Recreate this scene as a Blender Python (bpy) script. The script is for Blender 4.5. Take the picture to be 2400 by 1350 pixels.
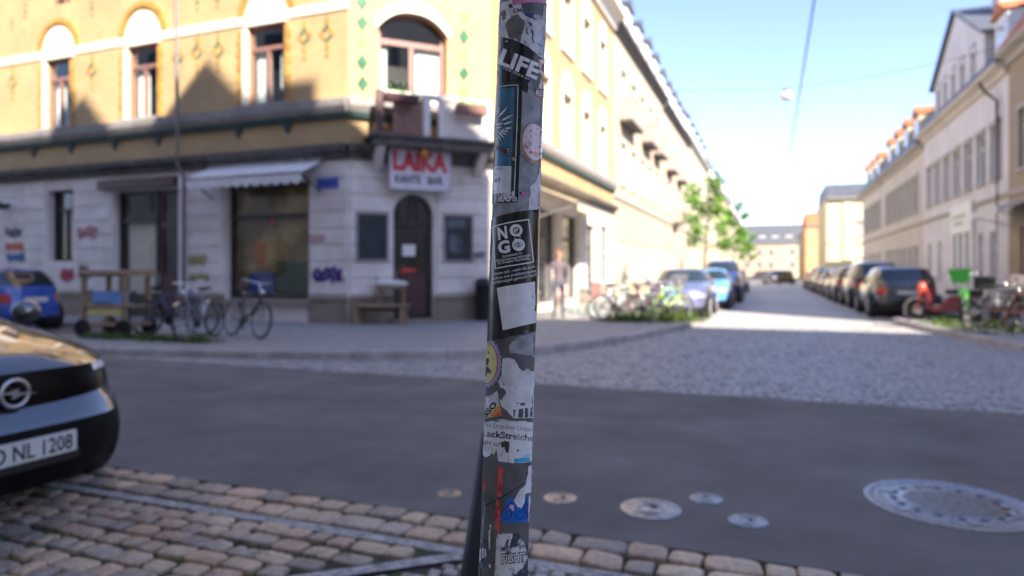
import bpy, bmesh, math, random
from mathutils import Vector, Matrix, noise
random.seed(7)
S = bpy.context.scene
for o in list(bpy.data.objects): bpy.data.objects.remove(o)
C = S.collection
R_ = math.radians
# ------------------------------------------------------------------ camera
F = 1575.0; CZ = 1.3; HZ = 640.0
CY, SY = 0.9333, 0.3591           # street frame: x runs along the main street, y away along the side street
YAW = math.atan2(SY, CY)
cam = bpy.data.cameras.new('camera'); camo = bpy.data.objects.new('camera', cam); C.objects.link(camo)
camo.location = (0, 0, CZ); camo.rotation_euler = (R_(90), 0, YAW)
cam.sensor_width = 36; cam.lens = 36 * F / 2400; cam.shift_y = -35 / 2400
cam.clip_start = 0.02; cam.clip_end = 3000
cam.dof.use_dof = True; cam.dof.focus_distance = 0.822; cam.dof.aperture_fstop = 3.4
S.camera = camo
# ------------------------------------------------------------------ sky, sun, exposure
SUN_EL = R_(36.5); SUNH = Vector((0.75, -0.66, 0)).normalized()
SUNV = Vector((SUNH.x * math.cos(SUN_EL), SUNH.y * math.cos(SUN_EL), math.sin(SUN_EL)))
w = bpy.data.worlds.new('World'); S.world = w; w.use_nodes = True
nt = w.node_tree; bg = nt.nodes['Background']
sk = nt.nodes.new('ShaderNodeTexSky'); sk.sky_type = 'NISHITA'; sk.sun_disc = False
sk.sun_elevation = SUN_EL; sk.sun_rotation = math.atan2(SUNH.x, SUNH.y)
sk.air_density = 0.9; sk.dust_density = 0.3; sk.ozone_density = 2.5
tn = nt.nodes.new('ShaderNodeMix'); tn.data_type = 'RGBA'; tn.blend_type = 'MULTIPLY'; tn.inputs[0].default_value = 1.0; tn.inputs[7].default_value = (0.98, 0.885, 0.97, 1)   # white balance of the sky
nt.links.new(sk.outputs[0], tn.inputs[6]); nt.links.new(tn.outputs[2], bg.inputs[0]); bg.inputs[1].default_value = 0.1
sl = bpy.data.lights.new('sun', 'SUN'); so = bpy.data.objects.new('sun', sl); C.objects.link(so)
sl.energy = 3.7; sl.angle = R_(0.53); sl.color = (1.0, 0.91, 0.78)
so.rotation_euler = SUNV.to_track_quat('Z', 'Y').to_euler(); so.location = (0, 0, 40)
S.render.engine = 'CYCLES'; S.cycles.max_bounces = 14; S.cycles.diffuse_bounces = 8; S.cycles.transparent_max_bounces = 12
S.view_settings.view_transform = 'Standard'; S.view_settings.look = 'None'
S.view_settings.gamma = 1.0; S.view_settings.use_curve_mapping = False
S.view_settings.exposure = 2.1

# ------------------------------------------------------------------ helpers
def cam2w(X, Y, z=0.0): return Vector((CY * X - SY * Y, SY * X + CY * Y, z))
def gp(u, v, z=0.0):
    Y = (CZ - z) * F / (v - HZ); return cam2w((u - 1200) / F * Y, Y, z)
def px(p):
    X = CY * p[0] + SY * p[1]; Y = -SY * p[0] + CY * p[1]
    if Y < 0.05: return (-9999, -9999)
    return (1200 + F * X / Y, HZ + F * (CZ - p[2]) / Y)
def tag(o, label=None, cat=None, group=None, kind=None):
    if label: o['label'] = label
    if cat: o['category'] = cat
    if group: o['group'] = group
    if kind: o['kind'] = kind
    return o
XF = {}
def empty(name, loc, rz=0.0, label=None, cat=None, group=None, tilt=None):
    o = bpy.data.objects.new(name, None); C.objects.link(o); o.location = loc; o.empty_display_size = 0.1
    o.rotation_euler = (tilt or 0, 0, rz); tag(o, label, cat, group)
    XF[o.name] = Matrix.Translation(Vector(loc)) @ o.rotation_euler.to_matrix().to_4x4()
    return o
class MB:
    def __init__(s, T=None): s.v = []; s.f = []; s.T = T
    def add(s, vs, fs):
        n = len(s.v); s.v += [tuple(s.T(Vector(p))) if s.T else tuple(p) for p in vs]; s.f += [[i + n for i in f] for f in fs]; return s
    def box(s, x0, x1, y0, y1, z0, z1):
        vs = [(x, y, z) for z in (z0, z1) for x, y in ((x0, y0), (x1, y0), (x1, y1), (x0, y1))]
        return s.add(vs, [(3, 2, 1, 0), (4, 5, 6, 7), (0, 1, 5, 4), (1, 2, 6, 5), (2, 3, 7, 6), (3, 0, 4, 7)])
    def cbox(s, x0, x1, y0, y1, z0, z1, c):
        # box with chamfered top and front rim (y0 is the front)
        vs = [(x0, y1, z0), (x1, y1, z0), (x1, y1, z1), (x0, y1, z1), (x0, y0 + c, z0), (x1, y0 + c, z0), (x1, y0 + c, z1), (x0, y0 + c, z1),
              (x0 + c, y0, z0 + c), (x1 - c, y0, z0 + c), (x1 - c, y0, z1 - c), (x0 + c, y0, z1 - c)]
        return s.add(vs, [(0, 3, 2, 1), (0, 1, 5, 4), (1, 2, 6, 5), (2, 3, 7, 6), (3, 0, 4, 7), (4, 5, 9, 8), (5, 6, 10, 9), (6, 7, 11, 10), (7, 4, 8, 11), (8, 9, 10, 11)])
    def tube(s, pts, r, n=8, cap=True):
        pts = [Vector(p) for p in pts]; rs = r if isinstance(r, (list, tuple)) else [r] * len(pts)
        rings = []; up = None
        for i, p in enumerate(pts):
            d = (pts[min(i + 1, len(pts) - 1)] - pts[max(i - 1, 0)]).normalized()
            if up is None: up = Vector((0, 0, 1)) if abs(d.z) < 0.9 else Vector((1, 0, 0))
            a = d.cross(up).normalized(); b = d.cross(a).normalized(); up = b.cross(d) if False else up
            rings.append([p + (a * math.cos(t) + b * math.sin(t)) * rs[i] for t in [2 * math.pi * k / n for k in range(n)]])
        vs = [p for r_ in rings for p in r_]; fs = []
        for i in range(len(pts) - 1):
            for k in range(n):
                fs.append((i * n + k, i * n + (k + 1) % n, (i + 1) * n + (k + 1) % n, (i + 1) * n + k))
        if cap: fs += [tuple(range(n))[::-1], tuple((len(pts) - 1) * n + k for k in range(n))]
        return s.add(vs, fs)
    def lathe(s, prof, c=(0, 0, 0), n=24, axis='z'):
        vs = []; fs = []; c = Vector(c)
        for r, h in prof:
            for k in range(n):
                t = 2 * math.pi * k / n; x, y = r * math.cos(t), r * math.sin(t)
                vs.append(c + (Vector((x, y, h)) if axis == 'z' else Vector((x, h, y)) if axis == 'y' else Vector((h, x, y))))
        for i in range(len(prof) - 1):
            for k in range(n): fs.append((i * n + k, i * n + (k + 1) % n, (i + 1) * n + (k + 1) % n, (i + 1) * n + k))
        if prof[0][0] > 1e-6: fs.append(tuple(range(n))[::-1])
        if prof[-1][0] > 1e-6: fs.append(tuple((len(prof) - 1) * n + k for k in range(n)))
        return s.add(vs, fs)
    def torus(s, c, R, r, axis='y', n=28, m=8, sx=1.0):
        prof = []; vs = []; fs = []; c = Vector(c)
        for k in range(n):
            t = 2 * math.pi * k / n
            for j in range(m):
                q = 2 * math.pi * j / m; rr = R + r * math.cos(q); h = r * math.sin(q) * sx
                x, y = rr * math.cos(t), rr * math.sin(t)
                vs.append(c + (Vector((x, h, y)) if axis == 'y' else Vector((x, y, h)) if axis == 'z' else Vector((h, x, y))))
        for k in range(n):
            for j in range(m): fs.append((k * m + j, ((k + 1) % n) * m + j, ((k + 1) % n) * m + (j + 1) % m, k * m + (j + 1) % m))
        return s.add(vs, fs)
    def prism(s, poly, z0, z1, P=None):
        # poly: 2D outline; P(x,y,z) places it
        P = P or (lambda x, y, z: (x, y, z)); n = len(poly)
        vs = [P(x, y, z0) for x, y in poly] + [P(x, y, z1) for x, y in poly]
        return s.add(vs, [tuple(range(n))[::-1], tuple(range(n, 2 * n))] + [(i, (i + 1) % n, n + (i + 1) % n, n + i) for i in range(n)])
    def ball(s, c, rx, ry=None, rz=None, n=14, m=9):
        ry = ry or rx; rz = rz or rx; vs = []; fs = []
        for i in range(m + 1):
            a = math.pi * i / m
            for k in range(n):
                t = 2 * math.pi * k / n
                vs.append((c[0] + rx * math.sin(a) * math.cos(t), c[1] + ry * math.sin(a) * math.sin(t), c[2] - rz * math.cos(a)))
        for i in range(m):
            for k in range(n): fs.append((i * n + k, i * n + (k + 1) % n, (i + 1) * n + (k + 1) % n, (i + 1) * n + k))
        return s.add(vs, fs)
    def mesh(s, name, m, smooth=False, fix=True):
        me = bpy.data.meshes.new(name); me.from_pydata(s.v, [], s.f)
        if fix:
            bm = bmesh.new(); bm.from_mesh(me); bmesh.ops.remove_doubles(bm, verts=bm.verts, dist=1e-5)
            bmesh.ops.recalc_face_normals(bm, faces=bm.faces); bm.to_mesh(me); bm.free()
        me.materials.append(m)
        if smooth:
            for p in me.polygons: p.use_smooth = True
        me.update(); return me
    def build(s, name, m, parent=None, smooth=False, world=True, fix=True, auto=None):
        me = s.mesh(name, m, smooth, fix)
        if auto: me.set_sharp_from_angle(angle=R_(auto))
        o = bpy.data.objects.new(name, me); C.objects.link(o)
        if parent is not None:
            o.parent = parent
            if world: o.matrix_parent_inverse = XF[parent.name].inverted() if parent.name in XF else Matrix()
        return o
def copy_tree(o, parent=None):
    c = o.copy(); C.objects.link(c)
    if parent is not None: c.parent = parent
    for ch in o.children: copy_tree(ch, c)
    return c
def lerp_tab(tab, x):
    if x <= tab[0][0]: return tab[0][1]
    for (a, p), (b, q) in zip(tab, tab[1:]):
        if x <= b: return p + (q - p) * (x - a) / (b - a)
    return tab[-1][1]

# ------------------------------------------------------------------ materials
def mat(name, col, rough=0.6, metal=0.0, var=0.12, scale=5.0, bump=0.0, bscale=None, col2=None, spec=0.5, coat=0.0, emit=None, lo=0.35, hi=0.65, detail=6):
    m = bpy.data.materials.new(name); m.use_nodes = True; n = m.node_tree.nodes; L = m.node_tree.links
    b = n['Principled BSDF']; b.inputs['Roughness'].default_value = rough; b.inputs['Metallic'].default_value = metal
    b.inputs['Specular IOR Level'].default_value = spec; b.inputs['Coat Weight'].default_value = coat; b.inputs['Coat Roughness'].default_value = 0.03
    g = n.new('ShaderNodeNewGeometry')
    t = n.new('ShaderNodeTexNoise'); t.inputs['Scale'].default_value = scale; t.inputs['Detail'].default_value = detail
    L.new(g.outputs['Position'], t.inputs['Vector'])
    r = n.new('ShaderNodeValToRGB'); r.color_ramp.elements[0].position = lo; r.color_ramp.elements[1].position = hi
    c2 = col2 or tuple(min(1, c * (1 + var)) for c in col); c1 = col if col2 else tuple(c * (1 - var) for c in col)
    r.color_ramp.elements[0].color = (*c1, 1); r.color_ramp.elements[1].color = (*c2, 1)
    L.new(t.outputs['Fac'], r.inputs['Fac']); L.new(r.outputs['Color'], b.inputs['Base Color'])
    if bump:
        t2 = n.new('ShaderNodeTexNoise'); t2.inputs['Scale'].default_value = bscale or scale * 4; t2.inputs['Detail'].default_value = 4
        L.new(g.outputs['Position'], t2.inputs['Vector'])
        bp = n.new('ShaderNodeBump'); bp.inputs['Strength'].default_value = bump; bp.inputs['Distance'].default_value = 0.02
        L.new(t2.outputs['Fac'], bp.inputs['Height']); L.new(bp.outputs['Normal'], b.inputs['Normal'])
    if emit:
        b.inputs['Emission Color'].default_value = (*emit[0], 1); b.inputs['Emission Strength'].default_value = emit[1]
    return m
def brick_mat(name, d, c1, c2, mortar, scale=1.0):
    m = mat(name, c1, 0.75, var=0.1); n = m.node_tree.nodes; L = m.node_tree.links; b = n['Principled BSDF']
    g = n.new('ShaderNodeNewGeometry'); dt = n.new('ShaderNodeVectorMath'); dt.operation = 'DOT_PRODUCT'; dt.inputs[1].default_value = (d[0], d[1], 0)
    L.new(g.outputs['Position'], dt.inputs[0]); sp = n.new('ShaderNodeSeparateXYZ'); L.new(g.outputs['Position'], sp.inputs[0])
    cb = n.new('ShaderNodeCombineXYZ'); L.new(dt.outputs['Value'], cb.inputs[0]); L.new(sp.outputs[2], cb.inputs[1])
    k = n.new('ShaderNodeTexBrick'); k.inputs['Scale'].default_value = scale
    k.inputs['Brick Width'].default_value = 0.25; k.inputs['Row Height'].default_value = 0.077; k.inputs['Mortar Size'].default_value = 0.008
    k.inputs['Color1'].default_value = (*c1, 1); k.inputs['Color2'].default_value = (*c2, 1); k.inputs['Mortar'].default_value = (*mortar, 1)
    L.new(cb.outputs[0], k.inputs['Vector'])
    mx = n.new('ShaderNodeMix'); mx.data_type = 'RGBA'; mx.blend_type = 'MULTIPLY'; mx.inputs[0].default_value = 0.35
    ns = n.new('ShaderNodeTexNoise'); ns.inputs['Scale'].default_value = 1.3; L.new(g.outputs['Position'], ns.inputs['Vector'])
    L.new(k.outputs['Color'], mx.inputs[6]); L.new(ns.outputs['Fac'], mx.inputs[7]); L.new(mx.outputs[2], b.inputs['Base Color'])
    bp = n.new('ShaderNodeBump'); bp.inputs['Strength'].default_value = 0.5; bp.inputs['Distance'].default_value = 0.01; bp.invert = True
    L.new(k.outputs['Fac'], bp.inputs['Height']); L.new(bp.outputs['Normal'], b.inputs['Normal'])
    return m
def island_mat(name, cols, rough=0.55, grain=60, bump=0.25):
    m = mat(name, cols[0], rough, var=0.1, scale=grain, bump=bump, bscale=grain); n = m.node_tree.nodes; L = m.node_tree.links; b = n['Principled BSDF']
    g = n.new('ShaderNodeNewGeometry'); oi = n.new('ShaderNodeObjectInfo')
    ad = n.new('ShaderNodeMath'); ad.operation = 'ADD'; L.new(g.outputs['Random Per Island'], ad.inputs[0]); L.new(oi.outputs['Random'], ad.inputs[1])
    fr = n.new('ShaderNodeMath'); fr.operation = 'FRACT'; L.new(ad.outputs[0], fr.inputs[0])
    r = n.new('ShaderNodeValToRGB'); r.color_ramp.interpolation = 'CONSTANT'
    while len(r.color_ramp.elements) < len(cols): r.color_ramp.elements.new(0.5)
    for i, c in enumerate(cols): r.color_ramp.elements[i].position = i / len(cols); r.color_ramp.elements[i].color = (*c, 1)
    L.new(fr.outputs[0], r.inputs['Fac'])
    ns = n.new('ShaderNodeTexNoise'); ns.inputs['Scale'].default_value = grain * 0.5; ns.inputs['Detail'].default_value = 8; L.new(g.outputs['Position'], ns.inputs['Vector'])
    rr = n.new('ShaderNodeValToRGB'); rr.color_ramp.elements[0].position = 0.3; rr.color_ramp.elements[1].position = 0.7
    rr.color_ramp.elements[0].color = (0.72, 0.72, 0.72, 1); rr.color_ramp.elements[1].color = (1.2, 1.2, 1.2, 1); L.new(ns.outputs['Fac'], rr.inputs['Fac'])
    mx = n.new('ShaderNodeMix'); mx.data_type = 'RGBA'; mx.blend_type = 'MULTIPLY'; mx.inputs[0].default_value = 1.0
    L.new(r.outputs['Color'], mx.inputs[6]); L.new(rr.outputs['Color'], mx.inputs[7]); L.new(mx.outputs[2], b.inputs['Base Color'])
    return m
def glass_mat(name, tint=(0.9, 0.95, 0.95), k=0.12):
    m = bpy.data.materials.new(name); m.use_nodes = True; n = m.node_tree.nodes; L = m.node_tree.links; n.clear()
    o = n.new('ShaderNodeOutputMaterial'); tr = n.new('ShaderNodeBsdfTransparent'); tr.inputs[0].default_value = (*tint, 1)
    gl = n.new('ShaderNodeBsdfGlossy'); gl.inputs['Roughness'].default_value = 0.015
    lw = n.new('ShaderNodeLayerWeight'); fr = n.new('ShaderNodeMath'); fr.operation = 'POWER'; fr.inputs[1].default_value = 4.0; L.new(lw.outputs['Facing'], fr.inputs[0])
    ad = n.new('ShaderNodeMath'); ad.operation = 'ADD'; ad.use_clamp = True; ad.inputs[1].default_value = k; L.new(fr.outputs[0], ad.inputs[0])
    mx = n.new('ShaderNodeMixShader'); L.new(ad.outputs[0], mx.inputs[0]); L.new(tr.outputs[0], mx.inputs[1]); L.new(gl.outputs[0], mx.inputs[2]); L.new(mx.outputs[0], o.inputs[0])
    return m
M = {}
M['asphalt'] = mat('asphalt', (0.165, 0.153, 0.142), 0.8, var=0.2, scale=1.2, bump=0.5, bscale=260, lo=0.3, hi=0.7, detail=10)
def weather(m, layers):
    # multiply broad stains and fine grit into a material's colour
    n = m.node_tree.nodes; L = m.node_tree.links; b = n['Principled BSDF']; src = b.inputs['Base Color'].links[0].from_socket
    g = n.new('ShaderNodeNewGeometry')
    for sc, lo, hi, c0, c1, st in layers:
        mp = n.new('ShaderNodeMapping'); mp.inputs['Scale'].default_value = st; L.new(g.outputs['Position'], mp.inputs['Vector'])
        t = n.new('ShaderNodeTexNoise'); t.inputs['Scale'].default_value = sc; t.inputs['Detail'].default_value = 8; L.new(mp.outputs[0], t.inputs['Vector'])
        r = n.new('ShaderNodeValToRGB'); r.color_ramp.elements[0].position = lo; r.color_ramp.elements[1].position = hi; r.color_ramp.elements[0].color = (c0, c0, c0, 1); r.color_ramp.elements[1].color = (c1, c1, c1, 1); L.new(t.outputs['Fac'], r.inputs['Fac'])
        x = n.new('ShaderNodeMix'); x.data_type = 'RGBA'; x.blend_type = 'MULTIPLY'; x.inputs[0].default_value = 1.0; L.new(src, x.inputs[6]); L.new(r.outputs['Color'], x.inputs[7]); src = x.outputs[2]
    L.new(src, b.inputs['Base Color'])
weather(M['asphalt'], [(0.5, .35, .65, .82, 1.12, (.35, 1.6, 1)), (3.0, .3, .7, .86, 1.1, (1, 1, 1)), (170, .35, .7, .72, 1.3, (1, 1, 1))])
M['ground'] = mat('ground_soil', (0.09, 0.085, 0.08), 0.9)
M['joint'] = mat('joint_sand', (0.06, 0.052, 0.04), 0.95, scale=5, col2=(0.06, 0.085, 0.018), lo=0.48, hi=0.6, bump=0.6, bscale=90)
M['joint2'] = mat('street_joint', (0.14, 0.13, 0.125), 0.95, scale=4, col2=(0.2, 0.185, 0.175))
M['mortar'] = mat('grey_mortar', (0.4, 0.375, 0.35), 0.9, scale=25, var=0.3, bump=0.4)
M['sett'] = island_mat('granite_sett', [(0.511, 0.372, 0.258), (0.390, 0.306, 0.243), (0.564, 0.390, 0.263), (0.336, 0.276, 0.227), (0.457, 0.318, 0.237), (0.551, 0.420, 0.289), (0.296, 0.246, 0.206), (0.457, 0.348, 0.253), (0.403, 0.336, 0.268)])
M['sett2'] = island_mat('grey_sett', [(0.31, 0.3, 0.3), (0.36, 0.34, 0.33), (0.28, 0.275, 0.28), (0.38, 0.35, 0.33), (0.33, 0.32, 0.31)], grain=30)
M['mosaic'] = island_mat('mosaic_stone', [(0.33, 0.305, 0.285), (0.41, 0.375, 0.34), (0.29, 0.275, 0.265), (0.37, 0.325, 0.295)])
M['kerb'] = mat('kerb_granite', (0.4, 0.355, 0.335), 0.7, var=0.2, scale=3, bump=0.3, bscale=60)
M['stone'] = mat('sandstone', (0.66, 0.60, 0.57), 0.8, scale=2.2, col2=(0.78, 0.74, 0.71), bump=0.3, bscale=25)
M['plinth'] = mat('plinth_stone', (0.23, 0.18, 0.145), 0.8, scale=2, col2=(0.3, 0.245, 0.2), bump=0.3, bscale=30)
M['cornice'] = mat('dark_cornice', (0.105, 0.095, 0.09), 0.8, var=0.3, scale=4)
M['ledge'] = mat('grey_ledge', (0.3, 0.275, 0.265), 0.8, var=0.15, scale=4)
M['greenlead'] = mat('green_moulding', (0.035, 0.065, 0.06), 0.6, var=0.25)
YB = ((0.6, 0.405, 0.2), (0.54, 0.36, 0.17), (0.5, 0.38, 0.235))
M['brickL'] = brick_mat('yellow_brick_main', (1, 0), *YB); M['brickC'] = brick_mat('yellow_brick_corner', (0.707, 0.707), *YB); M['brickS'] = brick_mat('yellow_brick_side', (0, 1), *YB)
M['brickdeco'] = mat('ochre_glazed_brick', (0.42, 0.23, 0.05), 0.5, var=0.25)
M['tilegreen'] = mat('green_glazed_tile', (0.03, 0.13, 0.07), 0.25, var=0.3)
M['whitestone'] = mat('white_plaster_stone', (0.72, 0.66, 0.57), 0.8, var=0.08, scale=5, bump=0.3, bscale=20)
M['maroon'] = mat('maroon_paint', (0.075, 0.03, 0.033), 0.4, var=0.15)
M['rosewood'] = mat('faded_red_window_paint', (0.26, 0.135, 0.11), 0.5, var=0.12)
M['darkbrown'] = mat('dark_brown_paint', (0.04, 0.026, 0.025), 0.45, var=0.2)
M['glass'] = glass_mat('window_glass'); M['glassd'] = glass_mat('dark_shop_glass', (0.85, 0.83, 0.78), 0.08)
M['pane'] = mat('reflecting_pane', (0.03, 0.035, 0.04), 0.05, var=0.2, spec=0.8)
M['panelight'] = mat('pane_with_blind', (0.5, 0.49, 0.46), 0.15, var=0.15, spec=0.8)  # opaque pane in one pale tone
M['room'] = mat('room_dark', (0.05, 0.042, 0.035), 0.9, var=0.4, scale=1.5)
M['cafe'] = mat('cafe_wall', (0.22, 0.17, 0.06), 0.8, scale=1.1, col2=(0.65, 0.48, 0.2), lo=0.42, hi=0.6)  # ochre mottle paints in the warm reflections of the shop window
M['curtain'] = mat('white_curtain', (0.78, 0.78, 0.74), 0.9, var=0.08, scale=9)
M['white'] = mat('white_paint', (0.78, 0.78, 0.77), 0.5, var=0.05)
M['offwhite'] = mat('offwhite_render', (0.66, 0.62, 0.57), 0.85, var=0.06, scale=0.8)
M['awning'] = mat('pale_awning_cloth', (0.7, 0.69, 0.7), 0.8, var=0.05)
M['awning2'] = mat('beige_awning_cloth', (0.6, 0.5, 0.33), 0.8, var=0.06)
M['redpaint'] = mat('red_letter_paint', (0.62, 0.045, 0.06), 0.5, var=0.12)
M['signlav'] = mat('pale_sign_board', (0.66, 0.62, 0.7), 0.5, var=0.04)
M['blueplate'] = mat('blue_enamel', (0.06, 0.1, 0.42), 0.3, var=0.15)
M['slate'] = mat('slate_board', (0.02, 0.027, 0.035), 0.6, var=0.3, scale=3)
M['chalk'] = mat('chalk', (0.2, 0.23, 0.26), 0.9, var=0.3, scale=14)
M['steel'] = mat('zinc_pipe', (0.35, 0.35, 0.38), 0.4, metal=0.6, var=0.2)
M['black'] = mat('black_plastic', (0.012, 0.012, 0.013), 0.45, var=0.2)
M['visor'] = mat('gloss_black_panel', (0.003, 0.003, 0.004), 0.25, var=0.1, spec=0.12)
M['mattblack'] = mat('matt_black_bumper', (0.006, 0.006, 0.007), 0.6, var=0.2, spec=0.15)
M['rubber'] = mat('rubber', (0.018, 0.018, 0.019), 0.8, var=0.2)
M['chrome'] = mat('chrome', (0.75, 0.75, 0.77), 0.12, metal=1.0, var=0.03)
M['silver'] = mat('silver_metal', (0.5, 0.5, 0.52), 0.3, metal=0.9, var=0.1)
M['wood'] = mat('light_wood', (0.3, 0.215, 0.135), 0.6, var=0.25, scale=12)
M['wooddark'] = mat('brown_wood', (0.1, 0.05, 0.032), 0.6, var=0.25, scale=12)
M['wool'] = mat('white_fleece', (0.74, 0.72, 0.69), 1.0, var=0.1, scale=30, bump=0.5)
M['leaf'] = mat('leaf', (0.075, 0.19, 0.015), 0.5, scale=3, col2=(0.14, 0.29, 0.025))
M['grass'] = mat('grass', (0.045, 0.085, 0.012), 0.7, scale=6, col2=(0.10, 0.16, 0.02))
M['bark'] = mat('bark', (0.11, 0.085, 0.06), 0.9, var=0.3, scale=20)
M['rooftile'] = mat('red_roof_tile', (0.46, 0.145, 0.055), 0.7, var=0.2, scale=6)
M['slateroof'] = mat('slate_roof', (0.085, 0.09, 0.105), 0.5, var=0.2, scale=3)
M['plate'] = mat('number_plate', (0.62, 0.62, 0.6), 0.4, var=0.05)
M['ink'] = mat('black_ink', (0.012, 0.012, 0.014), 0.4, var=0.1)
M['led'] = mat('white_lamp_bar', (0.82, 0.82, 0.84), 0.2, var=0.05, coat=0.5)  # diffuse white puts the headlamp's glints into the colour
M['lens'] = mat('headlight_lens', (0.55, 0.57, 0.6), 0.08, metal=0.5, var=0.15, scale=30)
M['tail'] = mat('tail_lens', (0.35, 0.012, 0.015), 0.12, var=0.2, scale=25, coat=0.6)
M['amber'] = mat('amber_lens', (0.6, 0.24, 0.01), 0.15, var=0.1, coat=0.5)
M['carglass'] = mat('tinted_car_glass', (0.02, 0.03, 0.036), 0.04, var=0.1, spec=0.9)
M['skin'] = mat('skin', (0.5, 0.29, 0.21), 0.6, var=0.06)
def paint(name, c, metal=0.0, ior=1.7):
    m = mat(name, c, 0.4, metal=metal, var=0.03, coat=1.0, spec=0.3); b = m.node_tree.nodes['Principled BSDF']
    b.inputs['Coat IOR'].default_value = ior; b.inputs['Coat Roughness'].default_value = 0.01; return m

# ------------------------------------------------------------------ lettering (made while the scene is small)
def text_geo(s, bold=0.0, shear=0.0):
    cu = bpy.data.curves.new('t', 'FONT'); cu.body = s; cu.offset = bold; cu.shear = shear; cu.resolution_u = 3
    ob = bpy.data.objects.new('t', cu); C.objects.link(ob)
    me = bpy.data.meshes.new_from_object(ob.evaluated_get(bpy.context.evaluated_depsgraph_get()))
    vs = [(p.co.x, p.co.y) for p in me.vertices]; fs = [tuple(p.vertices) for p in me.polygons]
    bpy.data.objects.remove(ob); bpy.data.curves.remove(cu); bpy.data.meshes.remove(me)
    x0 = min(v[0] for v in vs); x1 = max(v[0] for v in vs)
    return [((x - x0) / (x1 - x0), y / 0.69) for x, y in vs], fs
TX = {}
for key, s_, b_, sh_ in [('LIFE', 'LIFE', .035, 0), ('TICK', 'TICK SINCE 2017', 0, 0), ('EM', 'EM', .02, 0), ('024', '024', 0, 0), ('KT', 'KT', .03, 0), ('R', 'R', .02, 0), ('RES', 'RES', .02, 0),
        ('N', 'N', .045, 0), ('G', 'G', .045, 0), ('k1', 'Kontaktstelle für', .006, 0), ('k2', 'Diskriminierungserfahrungen', .006, 0), ('k3', 'im Dresdner Nachtleben', .006, 0),
        ('n1', 'Nimm teil , wenn du auch', .004, 0), ('n2', 'schon mal problematische', .004, 0), ('n3', 'Erfahrungen gemacht hast!', .004, 0), ('SSO', 'SSO', .04, 0),
        ('das', 'Das Dresdner Urban', 0, 0), ('lack', 'LackStreiche', .025, 0), ('geht', 'geht auf', 0, 0), ('FIGHT', 'FIGHT', .01, 0), ('FIGHTB', 'FIGHT', .07, 0),
        ('LAIKA', 'LAIKA', .06, 0), ('KANTE', 'KANTE', .03, 0), ('BAR', 'BAR', .03, 0), ('plate', 'DD NL 1208', .015, 0), ('T', 'T|', .02, 0)]:
    TX[key] = text_geo(s_, b_, sh_)
def flat_text(key, P, m, name, parent, t=0.002):
    # P(x,y,out) maps unit text coordinates into the world
    vs, fs = TX[key]; mb = MB()
    mb.add([P(x, y, t) for x, y in vs], fs); o = mb.build(name, m, parent); return o

# ------------------------------------------------------------------ ground, roads, pavements
def sheet(name, poly, z, m, kind='structure', parent=None):
    mb = MB(); mb.add([(x, y, z) for x, y in poly], [tuple(range(len(poly)))])
    o = mb.build(name, m, parent); 
    if kind: o['kind'] = kind
    return o
sheet('ground', [(-900, -900), (900, -900), (900, 900), (-900, 900)], -0.09, M['ground'])
B0, B1 = 3.24, 7.43
mb = MB(); mb.box(-70, 70, B0, B1, -0.08, 0.0); road = mb.build('asphalt_road', M['asphalt']); road['kind'] = 'structure'
mb = MB(); mb.box(-70, 70, -2.2, B0 - 0.012, -0.08, -0.018); park = mb.build('parking_strip', M['joint']); park['kind'] = 'structure'
mb = MB(); mb.box(-70, 70, B1 + 0.012, 17.5, -0.08, -0.016); street = mb.build('cobbled_street', M['joint2']); street['kind'] = 'structure'
M['farcobble'] = island_mat('far_cobble', [(0.2, 0.19, 0.185)]); 
def cobble_mat(name, c1, c2, joint, size):
    m = mat(name, c1, 0.6); n = m.node_tree.nodes; L = m.node_tree.links; b = n['Principled BSDF']
    g = n.new('ShaderNodeNewGeometry'); v = n.new('ShaderNodeTexVoronoi'); v.inputs['Scale'].default_value = 1 / size; v.inputs['Randomness'].default_value = 0.55
    L.new(g.outputs['Position'], v.inputs['Vector'])
    ve = n.new('ShaderNodeTexVoronoi'); ve.feature = 'DISTANCE_TO_EDGE'; ve.inputs['Scale'].default_value = 1 / size; ve.inputs['Randomness'].default_value = 0.55; L.new(g.outputs['Position'], ve.inputs['Vector'])
    sp = n.new('ShaderNodeSeparateColor'); L.new(v.outputs['Color'], sp.inputs[0])
    r = n.new('ShaderNodeValToRGB'); r.color_ramp.elements[0].color = (*c1, 1); r.color_ramp.elements[1].color = (*c2, 1); L.new(sp.outputs[0], r.inputs['Fac'])
    re = n.new('ShaderNodeValToRGB'); re.color_ramp.elements[0].position = 0.04; re.color_ramp.elements[1].position = 0.12; L.new(ve.outputs['Distance'], re.inputs['Fac'])
    mx = n.new('ShaderNodeMix'); mx.data_type = 'RGBA'; L.new(re.outputs['Color'], mx.inputs[0]); mx.inputs[6].default_value = (*joint, 1); L.new(r.outputs['Color'], mx.inputs[7]); L.new(mx.outputs[2], b.inputs['Base Color'])
    bp = n.new('ShaderNodeBump'); bp.inputs['Distance'].default_value = 0.02; bp.inputs['Strength'].default_value = 0.7; L.new(re.outputs['Color'], bp.inputs['Height']); L.new(bp.outputs['Normal'], b.inputs['Normal'])
    return m
M['farcobble'] = cobble_mat('far_cobble', (0.42, 0.395, 0.375), (0.52, 0.485, 0.45), (0.25, 0.235, 0.22), 0.13)
M['walk'] = cobble_mat('pavement_mosaic', (0.33, 0.32, 0.315), (0.43, 0.41, 0.39), (0.2, 0.19, 0.175), 0.08)
mb = MB(); mb.box(-14, 14, 17.5, 196, -0.08, -0.002); o = mb.build('side_street', M['farcobble']); o['kind'] = 'structure'

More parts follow.
